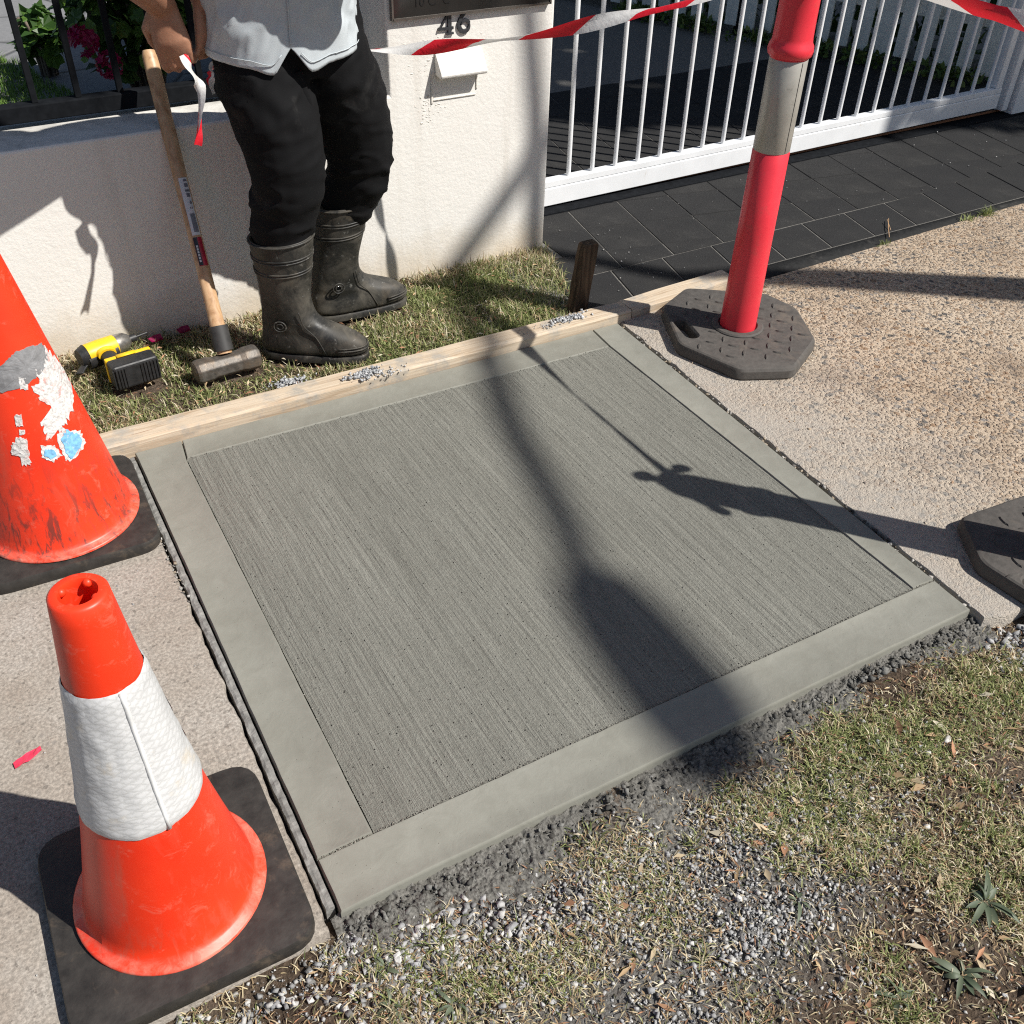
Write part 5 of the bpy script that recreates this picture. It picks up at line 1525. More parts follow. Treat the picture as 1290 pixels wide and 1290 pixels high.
for k_, z in enumerate(zs):
    cx, cy, a, b = (float(np.interp(z, pz, [p[q] for p in prof])) for q in (1, 2, 3, 4))
    L = []
    for i in range(N):
        th0 = TAU * i / N; th = th0 - math.pi / 2 - 0.17
        d = min(th0, TAU - th0)
        amp = drape(th, z) if z < 1.2 else drape(th, z) * 0.5
        rr = 1 + amp / 0.17
        fall = max(0.0, 1 - (z - prof[0][0]) / 0.06)
        dz = (-0.020 * math.cos(th0) - 0.012 * math.exp(-((d - 0.26) / 0.16) ** 2)) * fall + 0.046 * max(0, 1 - d / 0.22) * max(0.0, 1 - (z - prof[0][0]) / 0.075)
        L.append(W_(cx + a * math.cos(th) * rr, cy + b * math.sin(th) * rr, z + dz))
    loops.append(L)
rings(bm, loops, True, False, False)
sh_o = bm_obj('polo_shirt', bm, M['shirt'], man, True)
md = sh_o.modifiers.new('sol', 'SOLIDIFY'); md.thickness = 0.003; md.offset = 1
# hem stitching and placket edge
bm = bmesh.new()
pts = []
for i in range(3, N - 2):
    th = TAU * i / N
    p = loops[3][i]; c = W_(0.825, 2.484, p.z); pts.append(p + (p - c).normalized() * 0.0030)
tube(bm, pts, 0.0011, 5); bm_obj('hem_stitch', bm, M['shirt'], sh_o, True)
bm = bmesh.new()
pts = [L[0] + V((-0.0004, -0.0030, 0)) for L in loops[2:44]]
tube(bm, pts, [(0.0016, 0.0010)] * len(pts), 6, ref=(1, 0, 0)); bm_obj('placket', bm, M['shirt'], sh_o, True)
for s_pts, s_r in ((((0.76, 2.325, 1.300), (0.69, 2.318, 1.302), (0.62, 2.308, 1.285), (0.54, 2.302, 1.235), (0.45, 2.30, 1.165)), (0.070, 0.082, 0.080, 0.074, 0.073)), (((0.85, 2.325, 1.300), (0.91, 2.318, 1.302), (0.955, 2.303, 1.28), (0.985, 2.28, 1.235), (1.008, 2.24, 1.15)), (0.070, 0.082, 0.080, 0.074, 0.073))):
    bm = bmesh.new(); tube(bm, [W_(*p) for p in s_pts], [(r, r) for r in s_r], 24, caps=False)
    so = bm_obj('sleeve', bm, M['shirt'], sh_o, True)
    md = so.modifiers.new('sol', 'SOLIDIFY'); md.thickness = 0.003
# tape end hanging from his hand
ribbon('tape_tail', [(0.575, 2.45, 0.845), (0.583, 2.442, 0.818), (0.597, 2.44, 0.783), (0.594, 2.43, 0.748), (0.584, 2.42, 0.718), (0.571, 2.41, 0.682), (0.562, 2.408, 0.655)],
       0.026, M['tape'], 'short twisted end of tape hanging from the worker\'s fist', 'barrier tape', TP, twist=lambda s: 1.2 + 5.0 * s, seed=0.2, k=6, u0=0.16)

# ------------------------------------------------------------------ grass, litter, gravel
def blades(name, P, h, w, az, lean, cols, mat, parent=None, curve=0.5):
    """tapered blades: P base points, h length, lean 0 upright..1 flat"""
    P = np.asarray(P, float); N = len(P)
    d = np.stack([np.cos(az), np.sin(az), np.zeros(N)], -1)
    s = np.stack([-np.sin(az), np.cos(az), np.zeros(N)], -1)
    up = np.array([0, 0, 1.0])
    l1 = lean * 0.7; l2 = np.clip(lean * (1 + curve), 0, 1.15)
    a1 = l1 * math.pi / 2; a2 = l2 * math.pi / 2
    mid = P + (d * np.sin(a1)[:, None] + up * np.cos(a1)[:, None]) * (h * 0.5)[:, None]
    tip = mid + (d * np.sin(a2)[:, None] + up * np.cos(a2)[:, None]) * (h * 0.5)[:, None]
    ww = (w / 2)[:, None]
    v = np.stack([P - s * ww, P + s * ww, mid + s * ww * 0.8, mid - s * ww * 0.8, tip], 1)
    base = np.arange(N) * 5
    q = np.stack([base, base + 1, base + 2, base + 3, base + 3, base + 2, base + 4], 1).reshape(-1)
    sizes = np.tile([4, 3], N)
    me = np_mesh(name, v.reshape(-1, 3), q, sizes, np.repeat(cols, 5, axis=0))
    return link_mesh(name, me, mat, parent)
def nz2(x, y, s, seed):
    return np.array([noise.noise(V((a * s, b * s, seed))) for a, b in zip(x, y)])
GREEN = [(0.19, 0.225, 0.075), (0.27, 0.30, 0.11), (0.12, 0.155, 0.05), (0.35, 0.375, 0.16)]
STRAW = [(0.58, 0.49, 0.31), (0.48, 0.38, 0.23), (0.66, 0.59, 0.43), (0.34, 0.24, 0.14)]
def mixcols(n, fg):
    g_ = pal(GREEN, n, 0.25); s = pal(STRAW, n, 0.25)
    return np.where((rng.uniform(size=n) < fg)[:, None], g_, s)
# strip of grass along the wall
n = 46000
x = rng.uniform(-0.35, 1.80, n); y = rng.uniform(2.28, 2.762, n)
k_ = (x < 1.635 + (y - 2.3) * 0.34) & ~((x > 1.62) & (y < 2.33))
dens = 0.62 + 0.7 * nz2(x, y, 7, 3.0) + 0.28 * (x > 1.0) + 0.1 * (y > 2.6)
k_ &= rng.uniform(size=n) < dens
for cx, cy, r in ((0.73, 2.48, 0.06), (0.80, 2.43, 0.06), (0.88, 2.39, 0.045), (0.93, 2.63, 0.075), (1.02, 2.63, 0.06), (1.12, 2.63, 0.06)): k_ &= np.hypot(x - cx, y - cy) > r
k_ &= ~((np.abs(x - 0.55) < 0.10) & (np.abs(y - 2.455) < 0.035))
k_ &= ~((np.abs(x - 0.315) < 0.07) & (np.abs(y - 2.51) < 0.05))
x, y = x[k_], y[k_]; n = len(x)
tall = np.clip(0.5 + 1.2 * nz2(x, y, 5, 8.0), 0, 1) * (0.4 + 0.6 * (x > 1.15)) + 0.35 * (y > 2.71)
h = rng.uniform(0.014, 0.034, n) * (1 + 0.75 * tall)
fg = np.clip(0.66 + 0.55 * nz2(x, y, 4, 5.0) + 0.08 * (x > 0.9) - 0.35 * (y > 2.70), 0.12, 0.95)
tag(blades('strip_grass', np.stack([x, y, np.full(n, -0.010)], -1), h, rng.uniform(0.0018, 0.0036, n), rng.uniform(0, TAU, n), np.clip(rng.normal(0.55, 0.25, n), 0.05, 1.0), mixcols(n, fg), M['grass']),
    'short green and straw coloured grass along the foot of the white wall', 'grass', kind='stuff')
# verge grass
n = 230000
x = rng.uniform(-0.35, 2.4, n); y = rng.uniform(-0.25, 0.80, n)
px = x; edge_d = 0.80 - y
gn = nz2(x, y, 5.5, 1.0); gm = nz2(x, y, 2.2, 6.0)
green = np.clip(0.12 + 0.9 * gn + 0.55 * np.exp(-((x - 1.35) ** 2 / 0.10 + (y - 0.55) ** 2 / 0.05)) + 0.12 * gm, 0, 1)
gravel = np.exp(-((x - 0.62) ** 2 / 0.14 + (y - 0.60) ** 2 / 0.016))
bare = np.clip(np.exp(-((x - 1.0) ** 2 / 0.12 + (y - 0.15) ** 2 / 0.02)) * 1.2, 0, 1)
dens = np.clip(0.34 + 1.1 * gn + 0.5 * gm + 0.45 * green - 0.22 * gravel - 0.65 * bare, 0.07, 1) * np.where(x < 0.19, 0.9, np.clip((edge_d - 0.03) / 0.09 + 0.25 * gn, 0.02, 1))
k_ = rng.uniform(size=n) < dens
x, y, green = x[k_], y[k_], green[k_]; n = len(x)
vz0 = lambda a, b: verge_z(a, b) + 0.014 * noise.fractal(V((a * 6, b * 6, 0.3)), 0.8, 2.1, 5)
zf = np.array([verge_z(a, b) + 0.014 * noise.fractal(V((a * 6, b * 6, 0.3)), 0.8, 2.1, 5) for a, b in zip(x, y)])
lie = np.clip(rng.normal(0.72, 0.25, n), 0.1, 1.05)
hgt_ = rng.uniform(0.007, 0.028, n); wid_ = rng.uniform(0.0009, 0.0024, n)
nt = 340; tx = rng.uniform(-0.3, 2.2, nt); ty = rng.uniform(-0.2, 0.74, nt)
tg = nz2(tx, ty, 5.5, 1.0) + 0.5 * np.exp(-((tx - 1.35) ** 2 / 0.12 + (ty - 0.55) ** 2 / 0.06)); kt = tg > -0.05
tx, ty = tx[kt], ty[kt]; nt = len(tx); per = 26
bx = np.repeat(tx, per) + rng.normal(0, 0.009, nt * per); by = np.minimum(0.77, np.repeat(ty, per) + rng.normal(0, 0.009, nt * per))
x = np.concatenate([x, bx]); y = np.concatenate([y, by]); zf = np.concatenate([zf, [vz0(a, b) for a, b in zip(bx, by)]])
green = np.concatenate([green, np.repeat(rng.uniform(0.25, 0.95, nt), per)])
lie = np.concatenate([lie, np.clip(rng.normal(0.5, 0.22, nt * per), 0.05, 1)])
hgt_ = np.concatenate([hgt_, rng.uniform(0.018, 0.042, nt * per)]); wid_ = np.concatenate([wid_, rng.uniform(0.0014, 0.0032, nt * per)])
n = len(x)
cols = mixcols(n, np.clip(green * 0.8 + 0.10, 0, 0.9))
tag(blades('verge_grass', np.stack([x, y, zf + 0.001], -1), hgt_, wid_, rng.uniform(0, TAU, n), lie, cols, M['grass']),
    'thin dry grass on the earth verge in front of the new slab', 'grass', kind='stuff')
# straw, twigs and dead leaves lying flat
def litter(name, n, xr, yr, zfun, label, lr=(0.010, 0.032), wr_=(0.0015, 0.006)):
    x = rng.uniform(*xr, n); y = rng.uniform(*yr, n)
    z = np.array([zfun(a, b) for a, b in zip(x, y)]) + rng.uniform(0.002, 0.009, n)
    L = rng.uniform(*lr, n); wd = rng.uniform(*wr_, n); az = rng.uniform(0, TAU, n); ti = rng.normal(0, 0.25, n)
    d = np.stack([np.cos(az) * np.cos(ti), np.sin(az) * np.cos(ti), np.sin(ti)], -1); s = np.stack([-np.sin(az), np.cos(az), rng.normal(0, 0.35, n)], -1)
    P = np.stack([x, y, z], -1)
    up = np.zeros((n, 3)); up[:, 2] = rng.uniform(0.0, 0.18, n) * L
    v = np.stack([P - d * (L / 2)[:, None], P - s * (wd / 2)[:, None] + up, P + d * (L / 2)[:, None], P + s * (wd / 2)[:, None] + up * 0.6], 1)
    b = np.arange(n) * 4
    idx = np.stack([b, b + 1, b + 2, b, b + 2, b + 3], 1).reshape(-1)
    cols = pal([(0.40, 0.28, 0.16), (0.50, 0.40, 0.26), (0.25, 0.14, 0.08), (0.36, 0.19, 0.11), (0.56, 0.50, 0.38), (0.20, 0.20, 0.10)], n, 0.25)
    o = link_mesh(name, np_mesh(name, v.reshape(-1, 3), idx, np.full(n * 2, 3), np.repeat(cols, 4, axis=0)), M['litter'])
    return tag(o, label, 'leaf litter', kind='stuff')
vz = lambda a, b: verge_z(a, b) + 0.014 * noise.fractal(V((a * 6, b * 6, 0.3)), 0.8, 2.1, 5)
litter('verge_litter', 26000, (-0.3, 2.2), (-0.2, 0.76), vz, 'dry straw and bits of bark scattered over the verge', (0.004, 0.020), (0.0007, 0.003))
litter('fallen_leaves', 260, (0.5, 2.0), (-0.1, 0.66), vz, 'dead brown leaves scattered over the right part of the verge', (0.018, 0.045), (0.006, 0.014))
litter('strip_litter', 900, (-0.1, 1.7), (2.30, 2.75), lambda a, b: 0.006, 'dry straw lying in the grass along the wall', (0.010, 0.03), (0.002, 0.006))
# gravel and concrete spill in front of the slab
GREY = [(0.31, 0.31, 0.312), (0.38, 0.375, 0.37), (0.24, 0.238, 0.235), (0.47, 0.46, 0.44), (0.15, 0.145, 0.137)]
pts, scl = [], []
def spray(n, cx, cy, sx, sy, r0, r1):
    for _ in range(n):
        a, b = rnd.gauss(cx, sx), rnd.gauss(cy, sy)
        if b > (0.775 if a > 0.215 else 0.805) or a < -0.4: continue
        pts.append((a, b, vz(a, b) + rnd.uniform(0, 0.006))); scl.append(r0 + (r1 - r0) * rnd.random() ** 2.2)
spray(5200, 0.52, 0.64, 0.25, 0.055, 0.0006, 0.0046)
spray(700, 0.30, 0.71, 0.07, 0.03, 0.001, 0.0075)
spray(2600, 0.93, 0.57, 0.2, 0.07, 0.0006, 0.0040)
spray(3000, 0.75, 0.44, 0.3, 0.10, 0.0006, 0.0036)
spray(1100, 0.78, 0.47, 0.08, 0.022, 0.0008, 0.0054)
spray(700, 0.55, 0.40, 0.06, 0.03, 0.0006, 0.0045)
spray(420, 0.03, 0.755, 0.11, 0.02, 0.0008, 0.006)
spray(220, 0.19, 0.775, 0.025, 0.018, 0.0008, 0.0055)
spray(400, 1.70, 0.66, 0.05, 0.04, 0.001, 0.008)
spray(3000, 1.0, 0.3, 0.5, 0.2, 0.0005, 0.0028)
tag(stones('gravel', pts, scl, pal(GREY, len(pts), 0.2), M['stone'], 0.7), 'pale grey gravel and cement crumbs spilled on the verge', 'gravel', kind='stuff')
nx, ny = 620, 62
vs = []
for j in range(ny + 1):
    for i in range(nx + 1):
        u, v = i / nx, j / ny
        w = (0.15 + 0.035 * noise.noise(V((u * 9, 0, 3)))) * (0.55 + 0.55 * math.sin(math.pi * min(1, 0.18 + u * 0.95)))
        a = 0.19 + 1.49 * u; b = 0.826 - 0.016 * u - w * v
        hgt = (0.018 * (1 - v) ** 1.3 - 0.002) + 0.0075 * noise.fractal(V((a * 46, b * 46, 2)), 0.4, 2.2, 6) * (1 - 0.5 * v) + 0.004 * abs(noise.noise(V((a * 150, b * 150, 5))))
        vs.append((a, b, min(-0.008, verge_z(a, b) - 0.004 + hgt)))
fs = [(j * (nx + 1) + i, j * (nx + 1) + i + 1, (j + 1) * (nx + 1) + i + 1, (j + 1) * (nx + 1) + i) for j in range(ny) for i in range(nx)]
tag(py_obj('damp_soil', vs, fs, M['dampsoil'], None, True), 'dark damp soil heaped against the front edge of the slab', 'soil', kind='structure')
# dark wet clods heaped along the front edge
pts, scl = [], []
for _ in range(1500):
    t = rnd.random(); a = 0.21 + 1.45 * t
    wdt = 0.085 * (0.5 + 0.5 * math.sin(math.pi * min(1, t * 1.5))) * (1.2 if 0.15 < t < 0.75 else 0.7)
    b = 0.812 - 0.016 * t - abs(rnd.gauss(0, wdt * 0.55)) - 0.008
    dd = max(0, 0.80 - b)
    pts.append((a, b, max(-0.030, vz(a, b)) + max(0, 0.012 - dd * 0.25) + rnd.uniform(-0.004, 0.002))); scl.append(0.0012 + 0.0048 * rnd.random() ** 3)
tag(stones('soil_clods', pts, scl, pal([(0.085, 0.082, 0.075), (0.125, 0.122, 0.112), (0.055, 0.052, 0.046), (0.17, 0.167, 0.155)], len(pts), 0.2), M['clod'], 0.8), 'dark damp crumbs of earth and cement along the front edge of the slab', 'soil', kind='stuff')
# crumbs along the two joints and on the aggregate footpath
pts, scl = [], []
for _ in range(230):
    t = rnd.random(); a, b = lerp2((1.712, 2.20), (1.665, 0.80), t)
    pts.append((a + rnd.gauss(0, 0.007), b, -0.012 + rnd.uniform(0, 0.010))); scl.append(rnd.uniform(0.0015, 0.006))
for _ in range(170):
    t = 0.55 + 0.45 * rnd.random(); a, b = lerp2((0.180, 0.84), (0.198, 2.21), t)
    pts.append((a + rnd.gauss(0, 0.006), b, -0.006 + rnd.uniform(0, 0.006))); scl.append(rnd.uniform(0.001, 0.004))
tag(stones('joint_crumbs', pts, scl, pal([(0.25, 0.24, 0.22), (0.12, 0.11, 0.10), (0.30, 0.25, 0.19), (0.40, 0.38, 0.35), (0.08, 0.075, 0.07)], len(pts), 0.2), M['stone'], 0.7), 'loose grit in the joints either side of the new slab', 'grit', kind='stuff')
pts = [(rnd.uniform(1.75, 3.6), rnd.uniform(0.85, 2.2), 0.0) for _ in range(420)]
tag(stones('loose_pebbles', pts, [rnd.uniform(0.0015, 0.0042) for _ in pts], pal([(0.45, 0.35, 0.25), (0.2, 0.17, 0.15), (0.55, 0.46, 0.36), (0.3, 0.2, 0.13)], len(pts), 0.2), M['stone'], 0.7), 'tiny loose pebbles on the exposed aggregate footpath', 'pebbles', kind='stuff')
pts = [(rnd.uniform(-0.4, 0.17), rnd.uniform(0.85, 2.2), 0.0) for _ in range(160)] + [(rnd.uniform(1.9, 4.4), rnd.uniform(2.35, 3.0), 0.004) for _ in range(110)] + [(rnd.uniform(1.66, 2.1), rnd.uniform(2.36, 2.9), 0.003) for _ in range(60)]
tag(stones('footpath_grit', pts, [0.0007 + 0.002 * rnd.random() ** 2 for _ in pts], pal(GREY, len(pts), 0.2), M['stone'], 0.7), 'specks of pale grit on the footpath and pavers', 'grit', kind='stuff')
pts, scl = [], []
for p_, q_, n_ in ((iD, iC, 900), (lerp2(D, A, 0.075), iD, 90), (iC, lerp2(C, B, 0.073), 50), (iA, iD, 160), (iB, iA, 120)):
    for _ in range(n_):
        a, b = lerp2(p_, q_, rnd.random()); pts.append((a + rnd.gauss(0, 0.0012), b + rnd.gauss(0, 0.0012), 0.0)); scl.append(rnd.uniform(0.0004, 0.0013))
tag(stones('edge_crumbs', pts, scl, pal([(0.26, 0.25, 0.215), (0.20, 0.19, 0.16)], len(pts), 0.15), M['stone'], 0.6, slab), kind='stuff')
# larger pieces of broken concrete by the right base
for (a, b, r, lab) in ((1.735, 0.655, 0.026, 'pale lump of broken concrete nearest the rubber base at the right edge'), (1.675, 0.635, 0.014, 'small white chip of concrete just left of the larger lump at the right edge'), (1.70, 0.60, 0.017, 'flat grey chip of concrete in front of the lump at the right edge'), (1.345, 0.585, 0.010, 'white stone lying alone in the green grass right of the slab corner')):
    o = stones('concrete_chunk', [(0, 0, 0)], [r], [(0.55, 0.53, 0.5)], M['stone'], 0.7, fine=True, rough=0.16)
    o.location = (a, b, vz(a, b) + r * 0.45)
    tag(o, lab, 'concrete chunk')
# weeds: rosettes of long leaves
def leaf_mesh(L, wd, droop, fold=0.25, n=6):
    vs, fs = [], []
    for i in range(n + 1):
        t = i / n
        w = wd * (math.sin(math.pi * min(0.999, 0.06 + t * 0.94)) ** 0.75) / 2 * (1 - 0.25 * t)
        if i == n: w = 0.0003
        z = droop * (1 - (2 * t - 0.7) ** 2) * L
        vs += [(t * L, -w, z + fold * w), (t * L, 0, z), (t * L, w, z + fold * w)]
        if i:
            o_ = i * 3
            fs += [(o_ - 3, o_ - 2, o_ + 1, o_), (o_ - 2, o_ - 1, o_ + 2, o_ + 1)]
    me = bpy.data.meshes.new('leaf'); me.from_pydata(vs, [], fs); me.update()
    me.polygons.foreach_set('use_smooth', [True] * len(me.polygons))
    return me
LM = [leaf_mesh(0.052, 0.013, 0.10), leaf_mesh(0.036, 0.014, 0.06), leaf_mesh(0.058, 0.011, 0.14)]
for m_ in LM: m_.materials.append(M['weed'])
def weed(x, y, n, s, label):
    t = thing('weed', label, 'weed', (x, y, vz(x, y) + 0.002), rnd.uniform(0, 6))
    for i in range(n):
        o = bpy.data.objects.new('leaf', LM[i % 3]); COL.objects.link(o); o.parent = t
        a = TAU * i / n * 1.0 + rnd.uniform(-0.55, 0.55)
        o.rotation_euler = (rnd.uniform(-0.6, 0.6), rnd.uniform(-0.38, 0.10), a)
        o.location = (0.004 * math.cos(a), 0.004 * math.sin(a), 0.003)
        o.scale = (s * rnd.uniform(0.4, 1.15), s * rnd.uniform(0.7, 1.2), s)
weed(1.135, 0.325, 13, 1.0, 'grey green weed with long leaves at the lower right edge of the verge')
weed(1.01, 0.262, 11, 0.95, 'long leaved weed just below and left of the largest weed')
weed(0.90, 0.285, 8, 0.7, 'small weed beside bare earth left of the two larger weeds')
weed(0.235, 0.715, 6, 0.55, 'tiny bright weed in the gravel at the front left corner of the slab')
weed(0.215, 0.655, 7, 0.6, 'small leafy weed in front of the cone with the white sleeve')
weed(0.30, 0.61, 7, 0.6, 'low weed at the bottom edge of the photo right of the front cone pad')
weed(0.87, 0.48, 6, 0.6, 'broad leaved weed among the spilled gravel')
# grass tufts at the paver edge
def tuft(x, y, n, h, label):
    xx = rng.normal(x, 0.018, n); yy = rng.normal(y, 0.008, n)
    tag(blades('grass_tuft', np.stack([xx - x, yy - y, np.zeros(n)], -1), rng.uniform(0.5, 1, n) * h, rng.uniform(0.002, 0.004, n), rng.uniform(0, TAU, n), np.clip(rng.normal(0.5, 0.25, n), 0, 1), pal(GREEN, n, 0.2), M['grass']), label, 'grass tuft').location = (x, y, -0.004)
tuft(3.47, 2.245, 90, 0.05, 'larger grass tuft growing between the dark pavers and the tan footpath')
tuft(3.36, 2.243, 40, 0.04, 'small grass tuft just left of the larger tuft at the paver edge')
tuft(2.90, 2.232, 30, 0.03, 'sparse grass tuft at the paver edge right of the bollard')
# straws on the pavers, petals by the wall
bm = bmesh.new(); tube(bm, [(0, 0, 0.004), (0.05, 0.055, 0.012), (0.11, 0.11, 0.012)], 0.0016, 5); tube(bm, [(0.05, 0.04, 0.005), (0.09, 0.10, 0.016)], 0.0012, 5)
tag(bm_obj('dry_straw', bm, M['handle'], None, True, loc=(2.955, 2.262, 0.0)), 'dry straw lying on the edge of the dark pavers', 'straw')
for (a, b, lab) in ((0.415, 2.70, 'magenta petal at the foot of the wall near the driver tip'), (0.50, 2.715, 'magenta petal at the foot of the wall left of the hammer')):
    vs = [(0.022 * math.cos(q) * (1 + 0.2 * math.sin(3 * q)), 0.018 * math.sin(q), 0.012 + 0.014 * abs(math.sin(q * 1.5))) for q in np.linspace(0, TAU, 9)[:-1]] + [(0, 0, 0.008)]
    o = py_obj('fallen_petal', vs, [(i, (i + 1) % 8, 8) for i in range(8)], M['petal'], None, False, loc=(a, b, 0.008))
    tag(o, lab, 'petal')

# ------------------------------------------------------------------ garden behind the wall
GZ = 0.50
tag(sheet('garden_lawn', -3.0, 1.2, 3.065, 9.0, GZ - 0.01, M['soil']), 'garden lawn behind the black fence', 'lawn')
tag(sheet('garden_path', -0.2, 1.75, 3.11, 9.0, GZ - 0.005, M['path']), 'grey stamped concrete path behind the lawn', 'path')
bm = bmesh.new(); box(bm, -3.0, 1.79, 3.106, 9.0, -0.1, GZ - 0.012)
tag(bm_obj('garden_bank', bm, M['soil']), 'raised garden bed behind the wall', 'garden', kind='structure')
n = 26000
x = rng.uniform(-0.5, 0.6, n); y = rng.uniform(3.09, 4.2, n)
k_ = (x < 0.50 - (y - 3.30) * 0.26 + 0.02 * nz2(x, y, 9, 2))
x, y = x[k_], y[k_]; n = len(x)
tag(blades('lawn_grass', np.stack([x, y, np.full(n, GZ - 0.012)], -1), rng.uniform(0.02, 0.045, n), rng.uniform(0.002, 0.004, n), rng.uniform(0, TAU, n), np.clip(rng.normal(0.4, 0.2, n), 0, 1), pal([(0.10, 0.20, 0.03), (0.15, 0.26, 0.045), (0.20, 0.30, 0.07)], n, 0.2), M['grass']), 'bright green lawn grass behind the black fence', 'grass', kind='stuff')
# geraniums
def round_leaf(r):
    vs = [(0, 0, 0)]
    m = 14
    for i in range(m):
        a = TAU * i / m
        rr = r * (1 + 0.10 * math.cos(7 * a)) * (0.55 if i == 0 else 1)
        vs.append((rr * math.cos(a), rr * math.sin(a), 0.22 * r * (0.6 + 0.4 * math.cos(7 * a))))
    me = bpy.data.meshes.new('leaf'); me.from_pydata(vs, [], [(0, 1 + i, 1 + (i + 1) % m) for i in range(m)]); me.update()
    me.materials.append(M['leaf'])
    return me
GL = [round_leaf(0.024), round_leaf(0.030), round_leaf(0.019)]
def geranium(label, loc, R, H, nl, flowers):
    t = thing('geranium_bush', label, 'flowering bush', loc, 0, 'geranium bushes behind the black fence')
    bm = bmesh.new()
    for i in range(26):
        a = rnd.uniform(0, TAU); q = rnd.uniform(0.3, 0.95)
        tube(bm, smooth_path([(0.02 * math.cos(a), 0.02 * math.sin(a), -0.05), (R * q * 0.5 * math.cos(a), R * q * 0.5 * math.sin(a), H * 0.4), (R * q * math.cos(a), R * q * math.sin(a), H * rnd.uniform(0.5, 0.95))], 3), 0.005, 5)
    tag(bm_obj('stems', bm, M['bark'], t, True), kind='stuff')
    for i in range(nl):
        a = rnd.uniform(0, TAU); c = rnd.uniform(-0.35, 1); q = rnd.uniform(0.72, 1.05)
        s = math.sqrt(max(0, 1 - c * c))
        o = bpy.data.objects.new('leaf', GL[i % 3]); COL.objects.link(o); o.parent = t
        o.location = (R * q * s * math.cos(a), R * q * s * math.sin(a), H * 0.5 + H * 0.5 * c * q)
        nrm = V((s * math.cos(a), s * math.sin(a), 0.5 + c)).normalized()
        o.rotation_euler = (nrm.to_track_quat('Z', 'Y') @ V((rnd.gauss(0, 0.4), rnd.gauss(0, 0.4), 1)).to_track_quat('Z', 'Y')).to_euler()
        o.scale = (rnd.uniform(0.8, 1.3),) * 3
    # inner mass of leaves
    nn = int(nl * 2.2)
    a = rng.uniform(0, TAU, nn); c = rng.uniform(-0.8, 1, nn); q = rng.uniform(0.2, 0.85, nn); s = np.sqrt(1 - c * c)
    P = np.stack([R * q * s * np.cos(a), R * q * s * np.sin(a), H * 0.5 + H * 0.5 * c * q], -1)
    tag(blades('inner_foliage', P, rng.uniform(0.05, 0.09, nn), rng.uniform(0.035, 0.06, nn), rng.uniform(0, TAU, nn), rng.uniform(0.2, 1, nn), pal([(0.035, 0.085, 0.018), (0.06, 0.12, 0.025)], nn, 0.2), M['grass'], t), kind='stuff')
    for fx, fy, fz, fr2 in flowers:
        bm = bmesh.new()
        for i in range(26):
            d = V((rnd.gauss(0, 1), rnd.gauss(0, 1), rnd.gauss(0.3, 1))).normalized()
            ctr = V((fx, fy, fz)) - V(loc) + d * fr2 * 0.7
            q = d.to_track_quat('Z', 'Y').to_matrix()
            for k2 in range(5):
                a = TAU * k2 / 5 + i
                r = fr2 * 0.42
                v4 = [ctr + q @ V(p) for p in ((0, 0, 0), (r * 0.6 * math.cos(a - 0.55), r * 0.6 * math.sin(a - 0.55), r * 0.12), (r * math.cos(a), r * math.sin(a), r * 0.25), (r * 0.6 * math.cos(a + 0.55), r * 0.6 * math.sin(a + 0.55), r * 0.12))]
                bm.faces.new([bm.verts.new(p) for p in v4])
        bm_obj('flower_head', bm, M['petal'], t)
    return t
geranium('geranium bush with magenta flower heads behind the black fence left of the handle', (0.66, 3.30, 0.48), 0.22, 0.52, 200,
         [(0.50, 3.06, 0.70), (0.47, 3.10, 0.86), (0.53, 3.05, 0.655), (0.80, 3.06, 0.83), (0.70, 3.04, 0.90)] and [(0.465, 3.10, 0.735, 0.050), (0.515, 3.07, 0.675, 0.044), (0.455, 3.12, 0.90, 0.05), (0.70, 3.08, 0.95, 0.05), (0.60, 3.06, 0.92, 0.03), (0.745, 3.08, 0.66, 0.022)])
geranium('dense leafy bush behind the worker and the fence end', (1.0, 3.36, 0.48), 0.24, 0.60, 160, [(0.86, 3.06, 0.70, 0.03)])
geranium('low geranium bush far left behind the black fence', (0.43, 3.70, 0.49), 0.07, 0.20, 50, [])
hg = thing('hedge_shrub', 'tall dark shrub behind the pillar and the worker', 'shrub', (1.28, 3.55, 0.28))
nn = 2600
a = rng.uniform(0, TAU, nn); c = rng.uniform(-0.9, 1, nn); q = rng.uniform(0.4, 1.0, nn) ** 0.5; s = np.sqrt(1 - c * c)
tag(blades('foliage', np.stack([0.36 * q * s * np.cos(a), 0.30 * q * s * np.sin(a), 0.62 + 0.62 * c * q], -1), rng.uniform(0.05, 0.10, nn), rng.uniform(0.025, 0.045, nn), rng.uniform(0, TAU, nn), rng.uniform(0.2, 1, nn), pal([(0.035, 0.075, 0.02), (0.055, 0.10, 0.03)], nn, 0.2), M['grass'], hg), kind='stuff')
bm = bmesh.new(); tube(bm, [(0, 0, -0.1), (0.01, 0.01, 0.5), (0.0, 0.02, 0.9)], [0.03, 0.022, 0.01], 8); bm_obj('stem', bm, M['bark'], hg, True)
